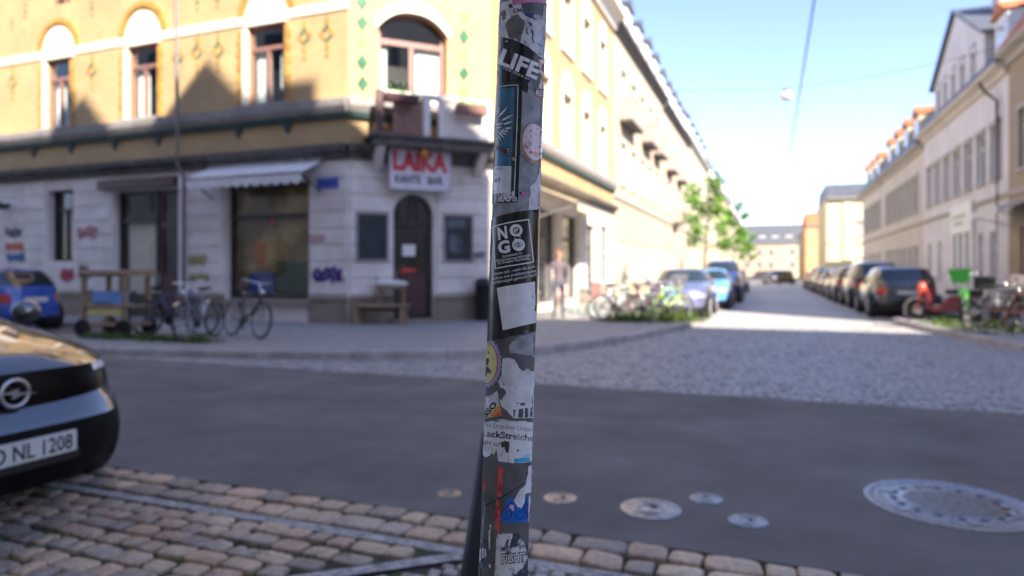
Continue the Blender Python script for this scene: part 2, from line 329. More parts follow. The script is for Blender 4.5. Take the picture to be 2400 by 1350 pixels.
def sett_mesh(name, w_, d_, h, m, rnd, rough=0.012):
    # an irregular rounded stone: skirt, shoulder, dished top
    j = lambda a: rnd.uniform(-a, a)
    cs = [(-w_ / 2 + j(rough), -d_ / 2 + j(rough)), (w_ / 2 + j(rough), -d_ / 2 + j(rough)), (w_ / 2 + j(rough), d_ / 2 + j(rough)), (-w_ / 2 + j(rough), d_ / 2 + j(rough))]
    ring = []
    for i in range(4):
        a, b = cs[i], cs[(i + 1) % 4]
        for t in (0.14, 0.5, 0.86): ring.append((a[0] + (b[0] - a[0]) * t + j(rough * .35), a[1] + (b[1] - a[1]) * t + j(rough * .35)))
    vs = []; n = len(ring); tilt = (j(0.007), j(0.007))
    for k, z in ((1.0, -0.05), (1.0, -h * 0.45), (0.975, -h * 0.12), (0.91, 0.0)):
        vs += [(x * k, y * k, z + (x * tilt[0] + y * tilt[1]) * (1 if z > -0.04 else 0)) for x, y in ring]
    vs.append((0, 0, 0.003)); fs = []
    for i in range(3):
        for q in range(n): fs.append((i * n + q, i * n + (q + 1) % n, (i + 1) * n + (q + 1) % n, (i + 1) * n + q))
    for q in range(n): fs.append((3 * n + q, 3 * n + (q + 1) % n, 4 * n))
    return vs, fs
def lay_setts(parent, spots, name, m, single=300, nvar=14, h=0.02, rough=0.012):
    # spots: (x, y, w, d, rot, z). The stones that show largest are single parts, the rest one joined part
    rnd = random.Random(len(spots)); base = [sett_mesh(name, 1, 1, h, m, rnd, 0.07) for _ in range(nvar)]
    def area(s):
        u, v = px((s[0], s[1], 0)); vis = -60 < u < 2460 and 560 < v < 1400
        d = math.hypot(s[0], s[1]); return (0 if vis else 1, d / math.sqrt(s[2] * s[3]))
    spots = sorted(spots, key=area); meshes = []
    for vs, fs in base:
        mb = MB(); mb.add(vs, fs); meshes.append(mb.mesh(name, m, True, False))
    for i, (x, y, w_, d_, r, z) in enumerate(spots[:single]):
        o = bpy.data.objects.new(name, meshes[i % nvar]); C.objects.link(o); o.parent = parent
        o.location = (x, y, z); o.rotation_euler = (0, 0, r); o.scale = (w_, d_, 1)
    if len(spots) > single:
        mb = MB()
        for i, (x, y, w_, d_, r, z) in enumerate(spots[single:]):
            vs, fs = base[(i * 5 + 3) % nvar]; c, s_ = math.cos(r), math.sin(r)
            mb.add([(x + c * p[0] * w_ - s_ * p[1] * d_, y + s_ * p[0] * w_ + c * p[1] * d_, z + p[2]) for p in vs], fs)
        o = mb.build(name + '_field', m, parent, True, fix=False); o['kind'] = 'stuff'
rnd = random.Random(3)
def mosaic_side(x, y):  # right of the oblique border line of the parking strip
    return (y - 2.42) < (x + 1.85) * 0.85
spots = []
for row, (y0, y1) in enumerate(((3.085, 3.228), (2.915, 3.065))):
    x = -4.6
    while x < 3.2:
        w_ = rnd.uniform(0.13, 0.22) if rnd.random() < .8 else rnd.uniform(.22, .28)
        spots.append((x + w_ / 2, (y0 + y1) / 2 + rnd.uniform(-.004, .004), w_ - 0.012, y1 - y0 - .004, rnd.uniform(-.02, .02), rnd.uniform(0, .009))); x += w_
y = 2.80; row = 0
while y > 0.9:
    dpt = rnd.uniform(0.115, 0.145); x = -5.2 + rnd.uniform(0, .1)
    while x < 0.4:
        w_ = rnd.uniform(0.11, 0.21)
        cx_, cy_ = x + w_ / 2, y - dpt / 2
        if not mosaic_side(cx_ + .02, cy_ - 0.02) and px((cx_, cy_, 0))[0] > -300:
            spots.append((cx_, cy_ + rnd.uniform(-.012, .012) + 0.02 * math.sin(x * 2.1 + row), w_ - .015, dpt - .014, rnd.uniform(-.06, .06), rnd.uniform(-.006, .006)))
        x += w_
    y -= dpt; row += 1
lay_setts(park, spots, 'sett', M['sett'], 300)
# the mortar line behind the two edge rows and the border of the mosaic
mb = MB(); mb.box(-6, 4, 2.825, 2.9, -.05, -0.006)
p0 = Vector((-2.9, 1.53)); p1 = Vector((-1.36, 2.84)); nn = Vector((p1.y - p0.y, -(p1.x - p0.x))).normalized()
mb.add([(p0.x, p0.y, -.003), (p0.x + nn.x * .08, p0.y + nn.y * .08, -.003), (p1.x + nn.x * .08, p1.y + nn.y * .08, -.003), (p1.x, p1.y, -.003)], [(0, 1, 2, 3)])
mb.build('mortar_joint', M['mortar'], park)
spots = []; y = 2.80
while y > 1.5:
    x = -3.2
    while x < 2.4:
        w_ = rnd.uniform(.055, .085); u_, v_ = px((x, y, 0))
        if mosaic_side(x - .085, y) and -50 < u_ < 2450 and v_ < 1420:
            spots.append((x + w_ / 2 + rnd.uniform(-.006, .006), y - .035 + rnd.uniform(-.008, .008) + .02 * math.sin(x * 5), w_ - .013, rnd.uniform(.048, .06), rnd.uniform(-.3, .3), rnd.uniform(-.006, .006)))
        x += w_
    y -= 0.068
lay_setts(park, spots, 'mosaic_stone', M['mosaic'], 300)
weather(M['mortar'], [(9, .3, .7, .7, 1.2, (1, 1, 1)), (90, .3, .7, .7, 1.25, (1, 1, 1))])
weather(M['sett'], [(2.2, .35, .65, .78, 1.12, (1, 1, 1)), (120, .3, .7, .8, 1.2, (1, 1, 1))])
# side street setts
spots = []; y = B1 + .1
while y < 17.4:
    x = -13.5 if y < 8.6 else -5.6
    x1 = 5.6
    while x < x1:
        w_ = rnd.uniform(.09, .13); spots.append((x + w_ / 2, y, w_ - .011, .094, rnd.uniform(-.04, .04), rnd.uniform(-.004, .003))); x += w_
    y += .104
lay_setts(street, spots, 'street_sett', M['sett2'], 300, h=.01)
# pavements: raised slab + single kerb stones
def pavement(name, poly, kerb, label_z=0.12):
    mb = MB(); mb.prism(poly, -0.08, label_z); o = mb.build(name, M['walk']); o['kind'] = 'structure'
    for (a, b) in zip(kerb, kerb[1:]):
        a = Vector(a); b = Vector(b); L_ = (b - a).length; n = max(1, round(L_ / 0.95)); d = (b - a) / L_; nr = Vector((d.y, -d.x))
        if L_ > 60: n = 1
        for i in range(n):
            g = .006; s0 = L_ * i / n + g; s1 = L_ * (i + 1) / n - g
            k = MB(lambda p, a=a, d=d, nr=nr: (a.x + d.x * p.x + nr.x * p.y, a.y + d.y * p.x + nr.y * p.y, p.z))
            k.add([(s0, -.12, -.08), (s1, -.12, -.08), (s1, .035, -.08), (s0, .035, -.08), (s0, -.12, .128), (s1, -.12, .128), (s1, .005, .13), (s0, .005, .13), (s1, .03, .105), (s0, .03, .105)],
                  [(0, 1, 5, 4), (4, 5, 6, 7), (7, 6, 8, 9), (9, 8, 2, 3), (0, 4, 7, 9, 3), (1, 2, 8, 6, 5)])
            k.build('kerb_stone', M['kerb'], o)
    return o
KL = [(-60, 11.3), (-12.6, 11.3), (-12.5, 8.2), (-12.2, 7.75), (-11.5, 7.55), (-9.8, 7.57), (-7.3, 8.1), (-5.83, 8.56), (-4.6, 9.2), (-3.55, 10.1), (-2.95, 11.4), (-2.5, 13.0), (-1.75, 16.7), (-1.85, 17.3), (-2.3, 17.6), (-3.5, 17.8), (-3.5, 190)]
pav_l = pavement('pavement_left', KL + [(-8, 190), (-8, 16.2), (-9.4, 14.6), (-60, 14.6)], KL)
KR = [(5.0, 190), (5.0, 21.2), (4.2, 20.9), (3.15, 20.5), (3.0, 20.0), (3.2, 17.5), (3.9, 13.35), (4.9, 10.9), (6.6, 9.2), (9, 8.4), (60, 8.2)]
pav_r = pavement('pavement_right', KR + [(60, 14.5), (11, 14.5), (9.2, 16.4), (9.2, 190)], KR)
# iron covers in the asphalt
M['iron'] = mat('worn_cast_iron', (0.3, 0.295, 0.3), 0.36, metal=0.85, var=0.3, scale=30)
M['irondark'] = mat('cast_iron_recess', (0.05, 0.05, 0.052), 0.7, metal=0.3, var=0.2)
def cover(u, v, d, label, rot, kind):
    p = gp(u, v); e = empty('manhole_cover' if kind == 'big' else 'valve_cover', (p.x, p.y, 0), rot, label, 'manhole' if kind == 'big' else 'valve cover')
    r = d / 2; mb = MB(); mb.lathe([(r, -.01), (r, .004), (r * .9, .005), (r * .885, .0015), (r * .87, .0015)], n=48); mb.build('frame', M['iron'], e, True, world=False, auto=40)
    mb = MB(); rr = r * .86
    mb.lathe([(rr, -.01), (rr, .003), (rr * .93, .0035), (rr * .92, .001), (rr * .86, .001), (rr * .85, .0035), (rr * .78, .0035), (rr * .77, .001), (rr * .72, .001), (rr * .71, .003), (0, .003)], n=48)
    lid = mb.build('lid', M['iron'], e, True, world=False, auto=40)
    if kind == 'big':
        for k in range(16):
            t = 2 * math.pi * k / 16 + .1; mb = MB(); mb.lathe([(.021, .003), (.021, .0042), (0, .0042)], (rr * .74 * math.cos(t), rr * .74 * math.sin(t), 0), 10); mb.build('vent_hole', M['irondark'], lid, world=False)
        mb = MB(); q = -10
        for i in range(-9, 10):
            for j in range(-9, 10):
                x, y = i * .022, j * .022
                if math.hypot(x, y) < rr * .62: mb.box(x - .0075, x + .0075, y - .0075, y + .0075, .003, .0058)
        mb.build('studs', M['iron'], lid, world=False)['kind'] = 'stuff'
        for k in range(6):
            t = 2 * math.pi * k / 6 + .35; mb = MB(); mb.box(rr * .86 * math.cos(t) - .03, rr * .86 * math.cos(t) + .03, rr * .86 * math.sin(t) - .03, rr * .86 * math.sin(t) + .03, .001, .0062); mb.build('lug', M['iron'], e, world=False)
    else:
        mb = MB(); mb.box(-rr * .42, rr * .42, -rr * .1, rr * .1, .003, .0055); mb.torus((0, 0, .003), rr * .5, rr * .06, 'z', 24, 6)
        mb.build('relief', M['iron'], lid, world=False); 
        mb = MB(); mb.lathe([(rr * .16, .003), (rr * .16, .0062), (0, .0062)], (rr * .2, 0, 0), 12); mb.build('bolt', M['irondark'], lid, world=False)
cover(2225, 1180, .86, 'large round cast iron manhole cover with ring of vent holes', .3, 'big')
cover(1313, 1168, .19, 'small round tan valve cover just right of the sticker pole', .4, 's')
cover(1525, 1193, .33, 'mid-sized round valve cover, larger than the small ones around it', 1.2, 's')
cover(1655, 1170, .185, 'small pale valve cover beyond the mid-sized one', 2.0, 's')
cover(1753, 1222, .2, 'small bluish valve cover nearest the cobbled edge', .9, 's')
cover(1053, 1157, .14, 'tiny tan valve cover left of the sticker pole', .1, 's')

# ------------------------------------------------------------------ facades
class Fac:
    def __init__(s, p0, p1):
        s.p0 = Vector(p0); s.p1 = Vector(p1); s.L = (s.p1 - s.p0).length; s.d = (s.p1 - s.p0) / s.L; s.n = Vector((s.d.y, -s.d.x))
    def pt(s, a, out, z): q = s.p0 + s.d * a + s.n * out; return Vector((q.x, q.y, z))
    def T(s): return lambda p: s.pt(p.x, -p.y, p.z)      # local (along, inwards, up)
    def px(s, u, v):
        k = (u - 1200) / F; dr = Vector((CY * k - SY, SY * k + CY)); t = s.p0.dot(s.n) / dr.dot(s.n)
        return ((dr * t - s.p0).dot(s.d), CZ + (HZ - v) / F * t)
    def rect(s, u0, u1, v0, v1):
        uc = (u0 + u1) / 2; vc = (v0 + v1) / 2
        return (s.px(u0, vc)[0], s.px(u1, vc)[0], s.px(uc, v1)[1], s.px(uc, v0)[1])
def wall(fac, z0, z1, holes, m, parent, name='wall', depth=.24, s0=0.0, s1=None):
    s1 = fac.L if s1 is None else s1
    holes = [h for h in holes if h[1] > s0 and h[0] < s1 and h[3] > z0 and h[2] < z1]
    ss = sorted({s0, s1} | {min(max(q, s0), s1) for h in holes for q in h[:2]}); zs = sorted({z0, z1} | {min(max(q, z0), z1) for h in holes for q in h[2:4]})
    mb = MB(fac.T())
    def ins(s, z): return any(h[0] < s < h[1] and h[2] < z < h[3] for h in holes)
    for a, b in zip(ss, ss[1:]):
        for c, d in zip(zs, zs[1:]):
            if not ins((a + b) / 2, (c + d) / 2): mb.add([(a, 0, c), (b, 0, c), (b, 0, d), (a, 0, d)], [(0, 1, 2, 3)])
    for a, b, c, d in [h[:4] for h in holes]:
        c = max(c, z0); d = min(d, z1)
        mb.add([(a, 0, c), (a, depth, c), (a, depth, d), (a, 0, d)], [(0, 1, 2, 3)]); mb.add([(b, 0, c), (b, depth, c), (b, depth, d), (b, 0, d)], [(3, 2, 1, 0)])
        mb.add([(a, 0, c), (b, 0, c), (b, depth, c), (a, depth, c)], [(0, 1, 2, 3)]); mb.add([(a, 0, d), (b, 0, d), (b, depth, d), (a, depth, d)], [(3, 2, 1, 0)])
    return mb.build(name, m, parent)
def window(fac, h, parent, fm, style='cross', glass=None, depth=.14, curtain=None, name='window', fw=.07):
    a, b, c, d = h[:4]; mb = MB(fac.T()); y0, y1 = depth, depth + .07
    mb.box(a, a + fw, y0, y1, c, d); mb.box(b - fw, b, y0, y1, c, d); mb.box(a + fw, b - fw, y0, y1, c, c + fw); mb.box(a + fw, b - fw, y0, y1, d - fw, d)
    tr = c + (d - c) * .70
    if style in ('cross', 'T', 'shop'):
        mb.box(a + fw, b - fw, y0 - .02, y1 - .003, tr, tr + fw * 1.3)
    if style in ('cross', 'T'): mb.box((a + b) / 2 - fw * .6, (a + b) / 2 + fw * .6, y0 - .012, y1 - .006, c + fw, tr if style == 'T' else d - fw)
    o = mb.build(name, fm, parent)
    mb = MB(fac.T()); mb.add([(a + fw * .5, depth + .04, c + fw * .5), (b - fw * .5, depth + .04, c + fw * .5), (b - fw * .5, depth + .04, d - fw * .5), (a + fw * .5, depth + .04, d - fw * .5)], [(0, 1, 2, 3)])
    mb.build('pane', glass or M['pane'], o)
    if curtain:
        for q, (l, r, lo) in enumerate(curtain):
            mb = MB(fac.T()); n = 14; vs = []
            for i in range(n + 1):
                x = a + (b - a) * (l + (r - l) * i / n); yy = depth + .13 + .03 * math.sin(i * 2.3)
                drop = lo + .05 * math.sin(i * .8 + q)
                vs += [(x, yy, c + (tr - c) * max(0, drop)), (x, yy, tr + .02)]
            mb.add(vs, [(2 * i, 2 * i + 2, 2 * i + 3, 2 * i + 1) for i in range(n)]); mb.build('curtain', M['curtain'], o, True)
    return o
def band(fac, a, b, z0, z1, out, m, parent, name, ins=.05):
    mb = MB(fac.T()); mb.box(a, b, -out, ins, z0, z1); return mb.build(name, m, parent)
def moulding(fac, a, b, prof, m, parent, name):
    # prof: (out, z) polyline; swept along the facade
    mb = MB(fac.T()); n = len(prof); vs = [(a, -o_, z) for o_, z in prof] + [(b, -o_, z) for o_, z in prof]
    mb.add(vs, [(i, n + i, n + i + 1, i + 1) for i in range(n - 1)] + [tuple(range(n)), tuple(range(n, 2 * n))]); return mb.build(name, m, parent)
def half_disc(fac, sc, z, r, out, m, parent, name, ry=None, n=16):
    ry = ry or r; mb = MB(fac.T()); poly = [(sc + r * math.cos(math.pi * i / n), z + ry * math.sin(math.pi * i / n)) for i in range(n + 1)]
    mb.prism(poly, -out, .02, lambda x, y, q: (x, q, y)); return mb.build(name, m, parent)
def arch_ring(fac, sc, z, r0, r1, out, m, parent, name, n=16):
    mb = MB(fac.T()); vs = []
    for i in range(n + 1):
        t = math.pi * i / n
        for r in (r0, r1):
            for q in (-out, .02): vs.append((sc + r * math.cos(t), q, z + r * math.sin(t)))
    fs = []
    for i in range(n):
        b = i * 4; fs += [(b, b + 2, b + 6, b + 4), (b, b + 4, b + 5, b + 1), (b + 2, b + 3, b + 7, b + 6)]
    mb.add(vs, fs + [(0, 1, 3, 2), (n * 4, n * 4 + 2, n * 4 + 3, n * 4 + 1)]); return mb.build(name, m, parent)
def scribble(fac, u, v, w_, h_, m, parent, seed, wd=.035, loops=6):
    r = random.Random(seed); s, z = fac.px(u, v); pts = []
    for i in range(loops * 6):
        t = i / (loops * 6 - 1); pts.append((s - w_ / 2 + w_ * t + w_ * .08 * math.sin(i * 2.2), z + h_ / 2 * math.sin(i * 1.35 + r.uniform(-.5, .5)) * r.uniform(.5, 1)))
    mb = MB(fac.T())
    for (x0, y0), (x1, y1) in zip(pts, pts[1:]):
        dx, dy = x1 - x0, y1 - y0; l = math.hypot(dx, dy) + 1e-6; nx, ny = -dy / l * wd / 2, dx / l * wd / 2
        o = -.044 - r.uniform(0, .003)
        mb.add([(x0 + nx, o, y0 + ny), (x1 + nx, o, y1 + ny), (x1 - nx, o, y1 - ny), (x0 - nx, o, y0 - ny)], [(0, 1, 2, 3)])
    return mb.build('graffiti', m, parent)

cafe = empty('corner_building', (-9.23, 13.32, 0), 0, 'yellow brick corner building with café on its pale stone ground floor', 'building')
FL = Fac((-30, 13.32), (-9.23, 13.32)); FC = Fac((-9.23, 13.32), (-6.68, 15.85)); FS = Fac((-6.68, 15.85), (-6.68, 30.1))
ZC0, ZC1, ZB1, ZL1 = 4.0, 4.32, 5.0, 5.42; ZTOP = 13.0
# openings of the main-street front
w1 = FL.rect(112, 172, 445, 612); d1 = FL.rect(268, 418, 445, 745); w2 = FL.rect(528, 724, 430, 702); w0 = FL.rect(-140, -40, 445, 620)
d1 = (d1[0], d1[1], .12, d1[3])
x1 = FL.rect(112, 165, 130, 292); x2 = FL.rect(303, 370, 98, 268); x3 = FL.rect(583, 668, 42, 238); x0 = FL.rect(-130, -75, 165, 315)
GH = [w0, w1, d1, w2]
zsill = 5.62; ztop1 = x3[3]
XH = []
for h in (x0, x1, x2, x3): XH.append((h[0], h[1], 5.45, 7.42))
x0, x1, x2, x3 = XH
UP = [(h[0], h[1], 9.0, 11.2) for h in XH]
wall(FL, 0, ZC0, GH, M['stone'], cafe, 'ground_floor_wall'); wall(FL, ZC0, ZTOP, XH + UP, M['brickL'], cafe, 'brick_wall')
# corner front
cd = FC.rect(922, 1016, 455, 748); cw = FC.rect(887, 1047, 8, 230); cd = (cd[0], cd[1], .2, cd[3]); cw = (cw[0], cw[1], 5.05, 7.62); cu = (cw[0] + .2, cw[1] - .2, 9.0, 11.3)
wall(FC, 0, ZC0, [cd], M['stone'], cafe, 'ground_floor_wall'); wall(FC, ZC0, ZTOP, [cw, cu], M['brickC'], cafe, 'brick_wall')
# side-street front
SG = [(.9, 2.1, .9, 3.3), (3.6, 5.6, .35, 3.35), (6.3, 8.3, .35, 3.35), (9.6, 10.9, .12, 3.2), (12, 13.3, .9, 3.3)]
SX = [(1.0 + 2.65 * i, 2.15 + 2.65 * i, zz, zz + 2.05) for i in range(5) for zz in (5.5, 9.1)]
wall(FS, 0, ZC0, SG, M['stone'], cafe, 'ground_floor_wall'); wall(FS, ZC0, ZTOP, SX, M['brickS'], cafe, 'brick_wall')
for h in SX:
    window(FS, h, cafe, M['white'], 'cross', M['panelight'])
    band(FS, h[0] - .16, h[0] - .004, h[2], h[3], .05, M['whitestone'], cafe, 'window_surround'); band(FS, h[1] + .004, h[1] + .16, h[2], h[3], .05, M['whitestone'], cafe, 'window_surround')
    band(FS, h[0] - .2, h[1] + .2, h[2] - .16, h[2] - .003, .1, M['whitestone'], cafe, 'window_sill')
    half_disc(FS, (h[0] + h[1]) / 2, h[3] + .003, .66, .07, M['whitestone'], cafe, 'tympanum', .8)
for h in SG: window(FS, h, cafe, M['darkbrown'], 'shop', M['pane'])
# core so that rooms have a back, and the roof
mb = MB(); mb.prism([(-30, 14.6), (-9.7, 14.6), (-7.9, 16.4), (-7.9, 30.0), (-30, 30.0)], 0.0, ZTOP - .1); mb.build('rooms', M['room'], cafe)
mb = MB(); lo = [(-30.4, 12.9), (-9.05, 12.9), (-6.25, 15.7), (-6.25, 30.1), (-30.4, 30.1)]; hi = [(-30.4, 15.6), (-10.2, 15.6), (-8.9, 17), (-8.9, 30.1), (-30.4, 30.1)]
mb.add([(x, y, ZTOP) for x, y in lo] + [(x, y, ZTOP + .35) for x, y in lo] + [(x, y, ZTOP + 3.4) for x, y in hi], [(0, 1, 2, 3, 4)] + [(i, (i + 1) % 5, 5 + (i + 1) % 5, 5 + i) for i in range(5)] + [(5 + i, 5 + (i + 1) % 5, 10 + (i + 1) % 5, 10 + i) for i in range(5)] + [(10, 11, 12, 13, 14)])
roof = mb.build('roof', M['slateroof'], cafe)
# stone courses, cornice, ledges
def courses(fac, holes, z0, z1, n, s0, s1, proud=.04):
    hh = (z1 - z0) / n
    for i in range(n):
        a0 = z0 + hh * i + .014; a1 = z0 + hh * (i + 1) - .014
        cut = sorted([(max(h[0] - .06, s0), min(h[1] + .06, s1)) for h in holes if h[2] - .02 < a1 and h[3] + .05 > a0 and h[1] > s0 and h[0] < s1]); s = s0; iv = []
        for c in cut:
            if c[0] > s + .05: iv.append((s, c[0]))
            s = max(s, c[1])
        if s1 > s + .05: iv.append((s, s1))
        for a, b in iv:
            mb = MB(fac.T()); mb.cbox(a + .004, b - .004, -proud, .02, a0, a1, .014); mb.build('stone_course', M['stone'], cafe)
courses(FL, GH, .78, 3.94, 8, 9.5, FL.L - .02); courses(FL, GH, .78, 3.94, 8, 2.0, 9.48)
courses(FC, [cd], .78, 3.94, 8, .03, FC.L - .03); courses(FS, SG, .78, 3.94, 8, .03, FS.L - .05)
for fac, holes in ((FL, GH), (FC, [cd]), (FS, SG)):
    s = 0.01
    for h in sorted(holes) + [(fac.L - .01, fac.L, 0, 0)]:
        if h[2] < .7 or h[1] == fac.L:
            if h[0] > s + .1: band(fac, s, h[0] - .03, 0.0, .66, .07, M['plinth'], cafe, 'plinth'); band(fac, s, h[0] - .03, .662, .75, .12, M['plinth'], cafe, 'plinth_ledge')
            s = h[1] + .03
    e = .02
    moulding(fac, -e, fac.L + e, [(-.05, ZC0 - .02), (.1, ZC0 - .02), (.14, ZC0 + .1), (.28, ZC0 + .17), (.3, ZC1 - .02), (.06, ZC1), (-.05, ZC1)], M['cornice'], cafe, 'cornice')
    moulding(fac, -e, fac.L + e, [(-.05, ZB1 + .07), (.12, ZB1 + .07), (.2, ZB1 + .2), (.22, ZL1 - .04), (.04, ZL1), (-.05, ZL1)], M['ledge'], cafe, 'sill_course')
    moulding(fac, -e, fac.L + e, [(-.05, ZB1 - .06), (.1, ZB1 - .06), (.15, ZB1 + .067), (-.05, ZB1 + .067)], M['greenlead'], cafe, 'green_moulding')
    moulding(fac, -e, fac.L + e, [(-.05, 12.3), (.15, 12.3), (.25, 12.6), (.6, 12.8), (.62, 12.98), (-.05, 12.98)], M['whitestone'], cafe, 'eaves_cornice')
for u in (80, 168, 270, 372, 560, 675, -20):
    s, z = FL.px(u, 300); mb = MB(FL.T()); mb.add([(s - .14, -.09, ZB1 - .062), (s + .14, -.09, ZB1 - .062), (s, -.03, ZB1 - .33), (s - .14, .02, ZB1 - .062), (s + .14, .02, ZB1 - .062), (s, .02, ZB1 - .33)], [(0, 1, 2), (0, 2, 5, 3), (1, 4, 5, 2), (0, 3, 4, 1), (3, 5, 4)]); mb.build('bracket', M['greenlead'], cafe)
# first floor windows of the main front
cur = {0: [(.12, .45, .1)], 1: [(.12, .5, .05)], 2: [(.12, .5, .05)], 3: [(.1, .48, .02), (.75, .9, .3)]}
for i, h in enumerate(XH):
    window(FL, h, cafe, M['rosewood'], 'T', M['glass'], .07, cur[i]); a, b, c, d = h; mid = (a + b) / 2
    band(FL, a - .17, a - .004, c - .0, d, .05, M['whitestone'], cafe, 'window_surround')
    for k in range(12):
        band(FL, b + .01, b + .18 - .05 * (k % 2), c + .16 * k + .004, c + .16 * k + .156, .035, M['brickdeco'], cafe, 'quoin_brick'); band(FL, a - .36 + .05 * (k % 2), a - .176, c + .16 * k + .004, c + .16 * k + .156, .035, M['brickdeco'], cafe, 'quoin_brick')
    half_disc(FL, mid, d + .01, .62, .08, M['whitestone'], cafe, 'tympanum', .92)
    arch_ring(FL, mid, d + .32, .72, .86, .06, M['brickdeco'], cafe, 'arch_ring')
    band(FL, a - .25, b + .25, c - .14, c - .003, .2, M['ledge'], cafe, 'window_sill')
for i, h in enumerate(UP): window(FL, h, cafe, M['rosewood'], 'T', M['glass'], .2, [(.1, .9, .3)]); half_disc(FL, (h[0] + h[1]) / 2, h[3] + .01, .62, .08, M['whitestone'], cafe, 'tympanum', .7)
ss = [-.01] + sorted(q for h in XH for q in ((h[0] + h[1]) / 2 - .64, (h[0] + h[1]) / 2 + .64)) + [FL.L]
for a, b in zip(ss[::2], ss[1::2]): band(FL, a, b, 7.5, 7.72, .035, M['whitestone'], cafe, 'string_course')
# glazed ornaments
def cross_tile(fac, u, v, big=True):
    s, z = fac.px(u, v); g = .085
    cells = [(0, 2, 'g'), (0, -2, 'g'), (2, 0, 'b'), (-2, 0, 'b'), (1, 1, 'b'), (-1, 1, 'g'), (1, -1, 'g'), (-1, -1, 'b')] + [(0, q, 'b') for q in ((4, 6, -4, -6, 3, -3) if big else (4, -4))]
    cells = cells if big else [(0, 0, 'g'), (0, 2, 'b'), (0, -2, 'b')]
    for kind in 'gb':
        mb = MB(fac.T())
        for (i, j, k) in cells:
            if k == kind: mb.box(s + (i - .5) * g, s + (i + .5) * g, -.02, .01, z + (j - .5) * g, z + (j + .5) * g)
        if mb.v: mb.build('glazed_tile', M['tilegreen' if kind == 'g' else 'brickdeco'], cafe)
for u, v in ((463, 122), (512, 118), (714, 86), (767, 79), (216, 165), (30, 192), (418, 135)): cross_tile(FL, u, v)
for u, v in ((216, 20), (28, 55), (60, 26), (463, 5), (510, 0)): cross_tile(FL, u, v, False)
for u, v in ((849, 53), (849, 146), (850, 196), (1087, 86), (1087, 172), (848, 5)):
    s, z = FC.px(u, v); mb = MB(FC.T()); mb.prism([(s - .14, z), (s, z - .2), (s + .14, z), (s, z + .2)], -.025, .01, lambda x, y, q: (x, q, y)); mb.build('glazed_tile', M['tilegreen'], cafe)
for u, v in ((849, 99), (1087, 42), (1087, 129), (1087, 215)):
    s, z = FC.px(u, v); mb = MB(FC.T()); mb.box(s - .06, s + .06, -.022, .01, z - .08, z + .08); mb.build('glazed_tile', M['brickdeco'], cafe)
# corner window with its segmental arch
window(FC, (cw[0], cw[1], cw[2], cw[3]), cafe, M['rosewood'], 'T', M['glass'], .2, [(.58, .95, .12), (.02, .16, -.0)], fw=.1)
window(FC, cu, cafe, M['rosewood'], 'T', M['glass'], .2, [(.1, .9, .2)])
mid = (cw[0] + cw[1]) / 2; hw = (cw[1] - cw[0]) / 2; rise = .42
for sg in (-1, 1):
    mb = MB(FC.T()); poly = [(mid + sg * hw, cw[3])] + [(mid + sg * hw * t, cw[3] - rise * t ** 2.4) for t in (1, .9, .8, .65, .5, .35, .2, .05)]
    mb.prism(poly, -.01, .235, lambda x, y, q: (x, q, y)); mb.build('arch_spandrel', M['brickC'], cafe)
mb = MB(FC.T()); pts = [mid + hw * t for t in [q / 10 for q in range(-11, 12)]]; vs = []
for x in pts:
    t = abs(x - mid) / hw; zz = cw[3] - rise * min(t, 1.1) ** 2.4
    vs += [(x, -.05, zz), (x, -.05, zz + .26), (x, .01, zz), (x, .01, zz + .26)]
fs = []
for i in range(len(pts) - 1): b = 4 * i; fs += [(b, b + 4, b + 5, b + 1), (b, b + 2, b + 6, b + 4), (b + 1, b + 5, b + 7, b + 3)]
mb.add(vs, fs); mb.build('window_arch', M['whitestone'], cafe)
# balcony over the café door
bal = MB(FC.T()); bal.box(.45, 3.4, -.75, .0, 4.24, 4.4); bal.cbox(.35, 3.5, -.82, 0, 4.41, 4.5, .02); balc = bal.build('balcony', M['cornice'], cafe)
for a, b in ((.5, .68), (1.62, 1.78), (2.0, 2.14), (3.2, 3.36)):
    mb = MB(FC.T()); mb.box(a, b, -.7, -.56, 4.5, 5.5); mb.build('balcony_post', M['maroon'] if a < .6 else M['stone'], balc)
for a, b, m_ in ((.9, 1.6, 'rosewood'), (2.16, 3.18, 'stone')):
    for k in range(6 if a < 1 else 8):
        w_ = (b - a) / (6 if a < 1 else 8); mb = MB(FC.T()); mb.box(a + k * w_ + .008, a + (k + 1) * w_ - .008, -.66, -.6, 4.54, 5.36); mb.build('balustrade_board', M[m_], balc)
mb = MB(FC.T()); mb.box(.69, 3.19, -.71, -.55, 5.4, 5.5); mb.build('balcony_rail', M['stone'], balc)
for a in (.55, 3.1):
    mb = MB(FC.T()); mb.add([(a, 0, 4.235), (a + .2, 0, 4.235), (a + .2, 0, 3.75), (a, 0, 3.75), (a, -.6, 4.235), (a + .2, -.6, 4.235), (a + .2, -.12, 3.75), (a, -.12, 3.75)], [(0, 1, 2, 3), (4, 5, 6, 7), (0, 4, 7, 3), (1, 5, 6, 2), (3, 7, 6, 2), (0, 1, 5, 4)]); mb.build('console', M['stone'], balc)
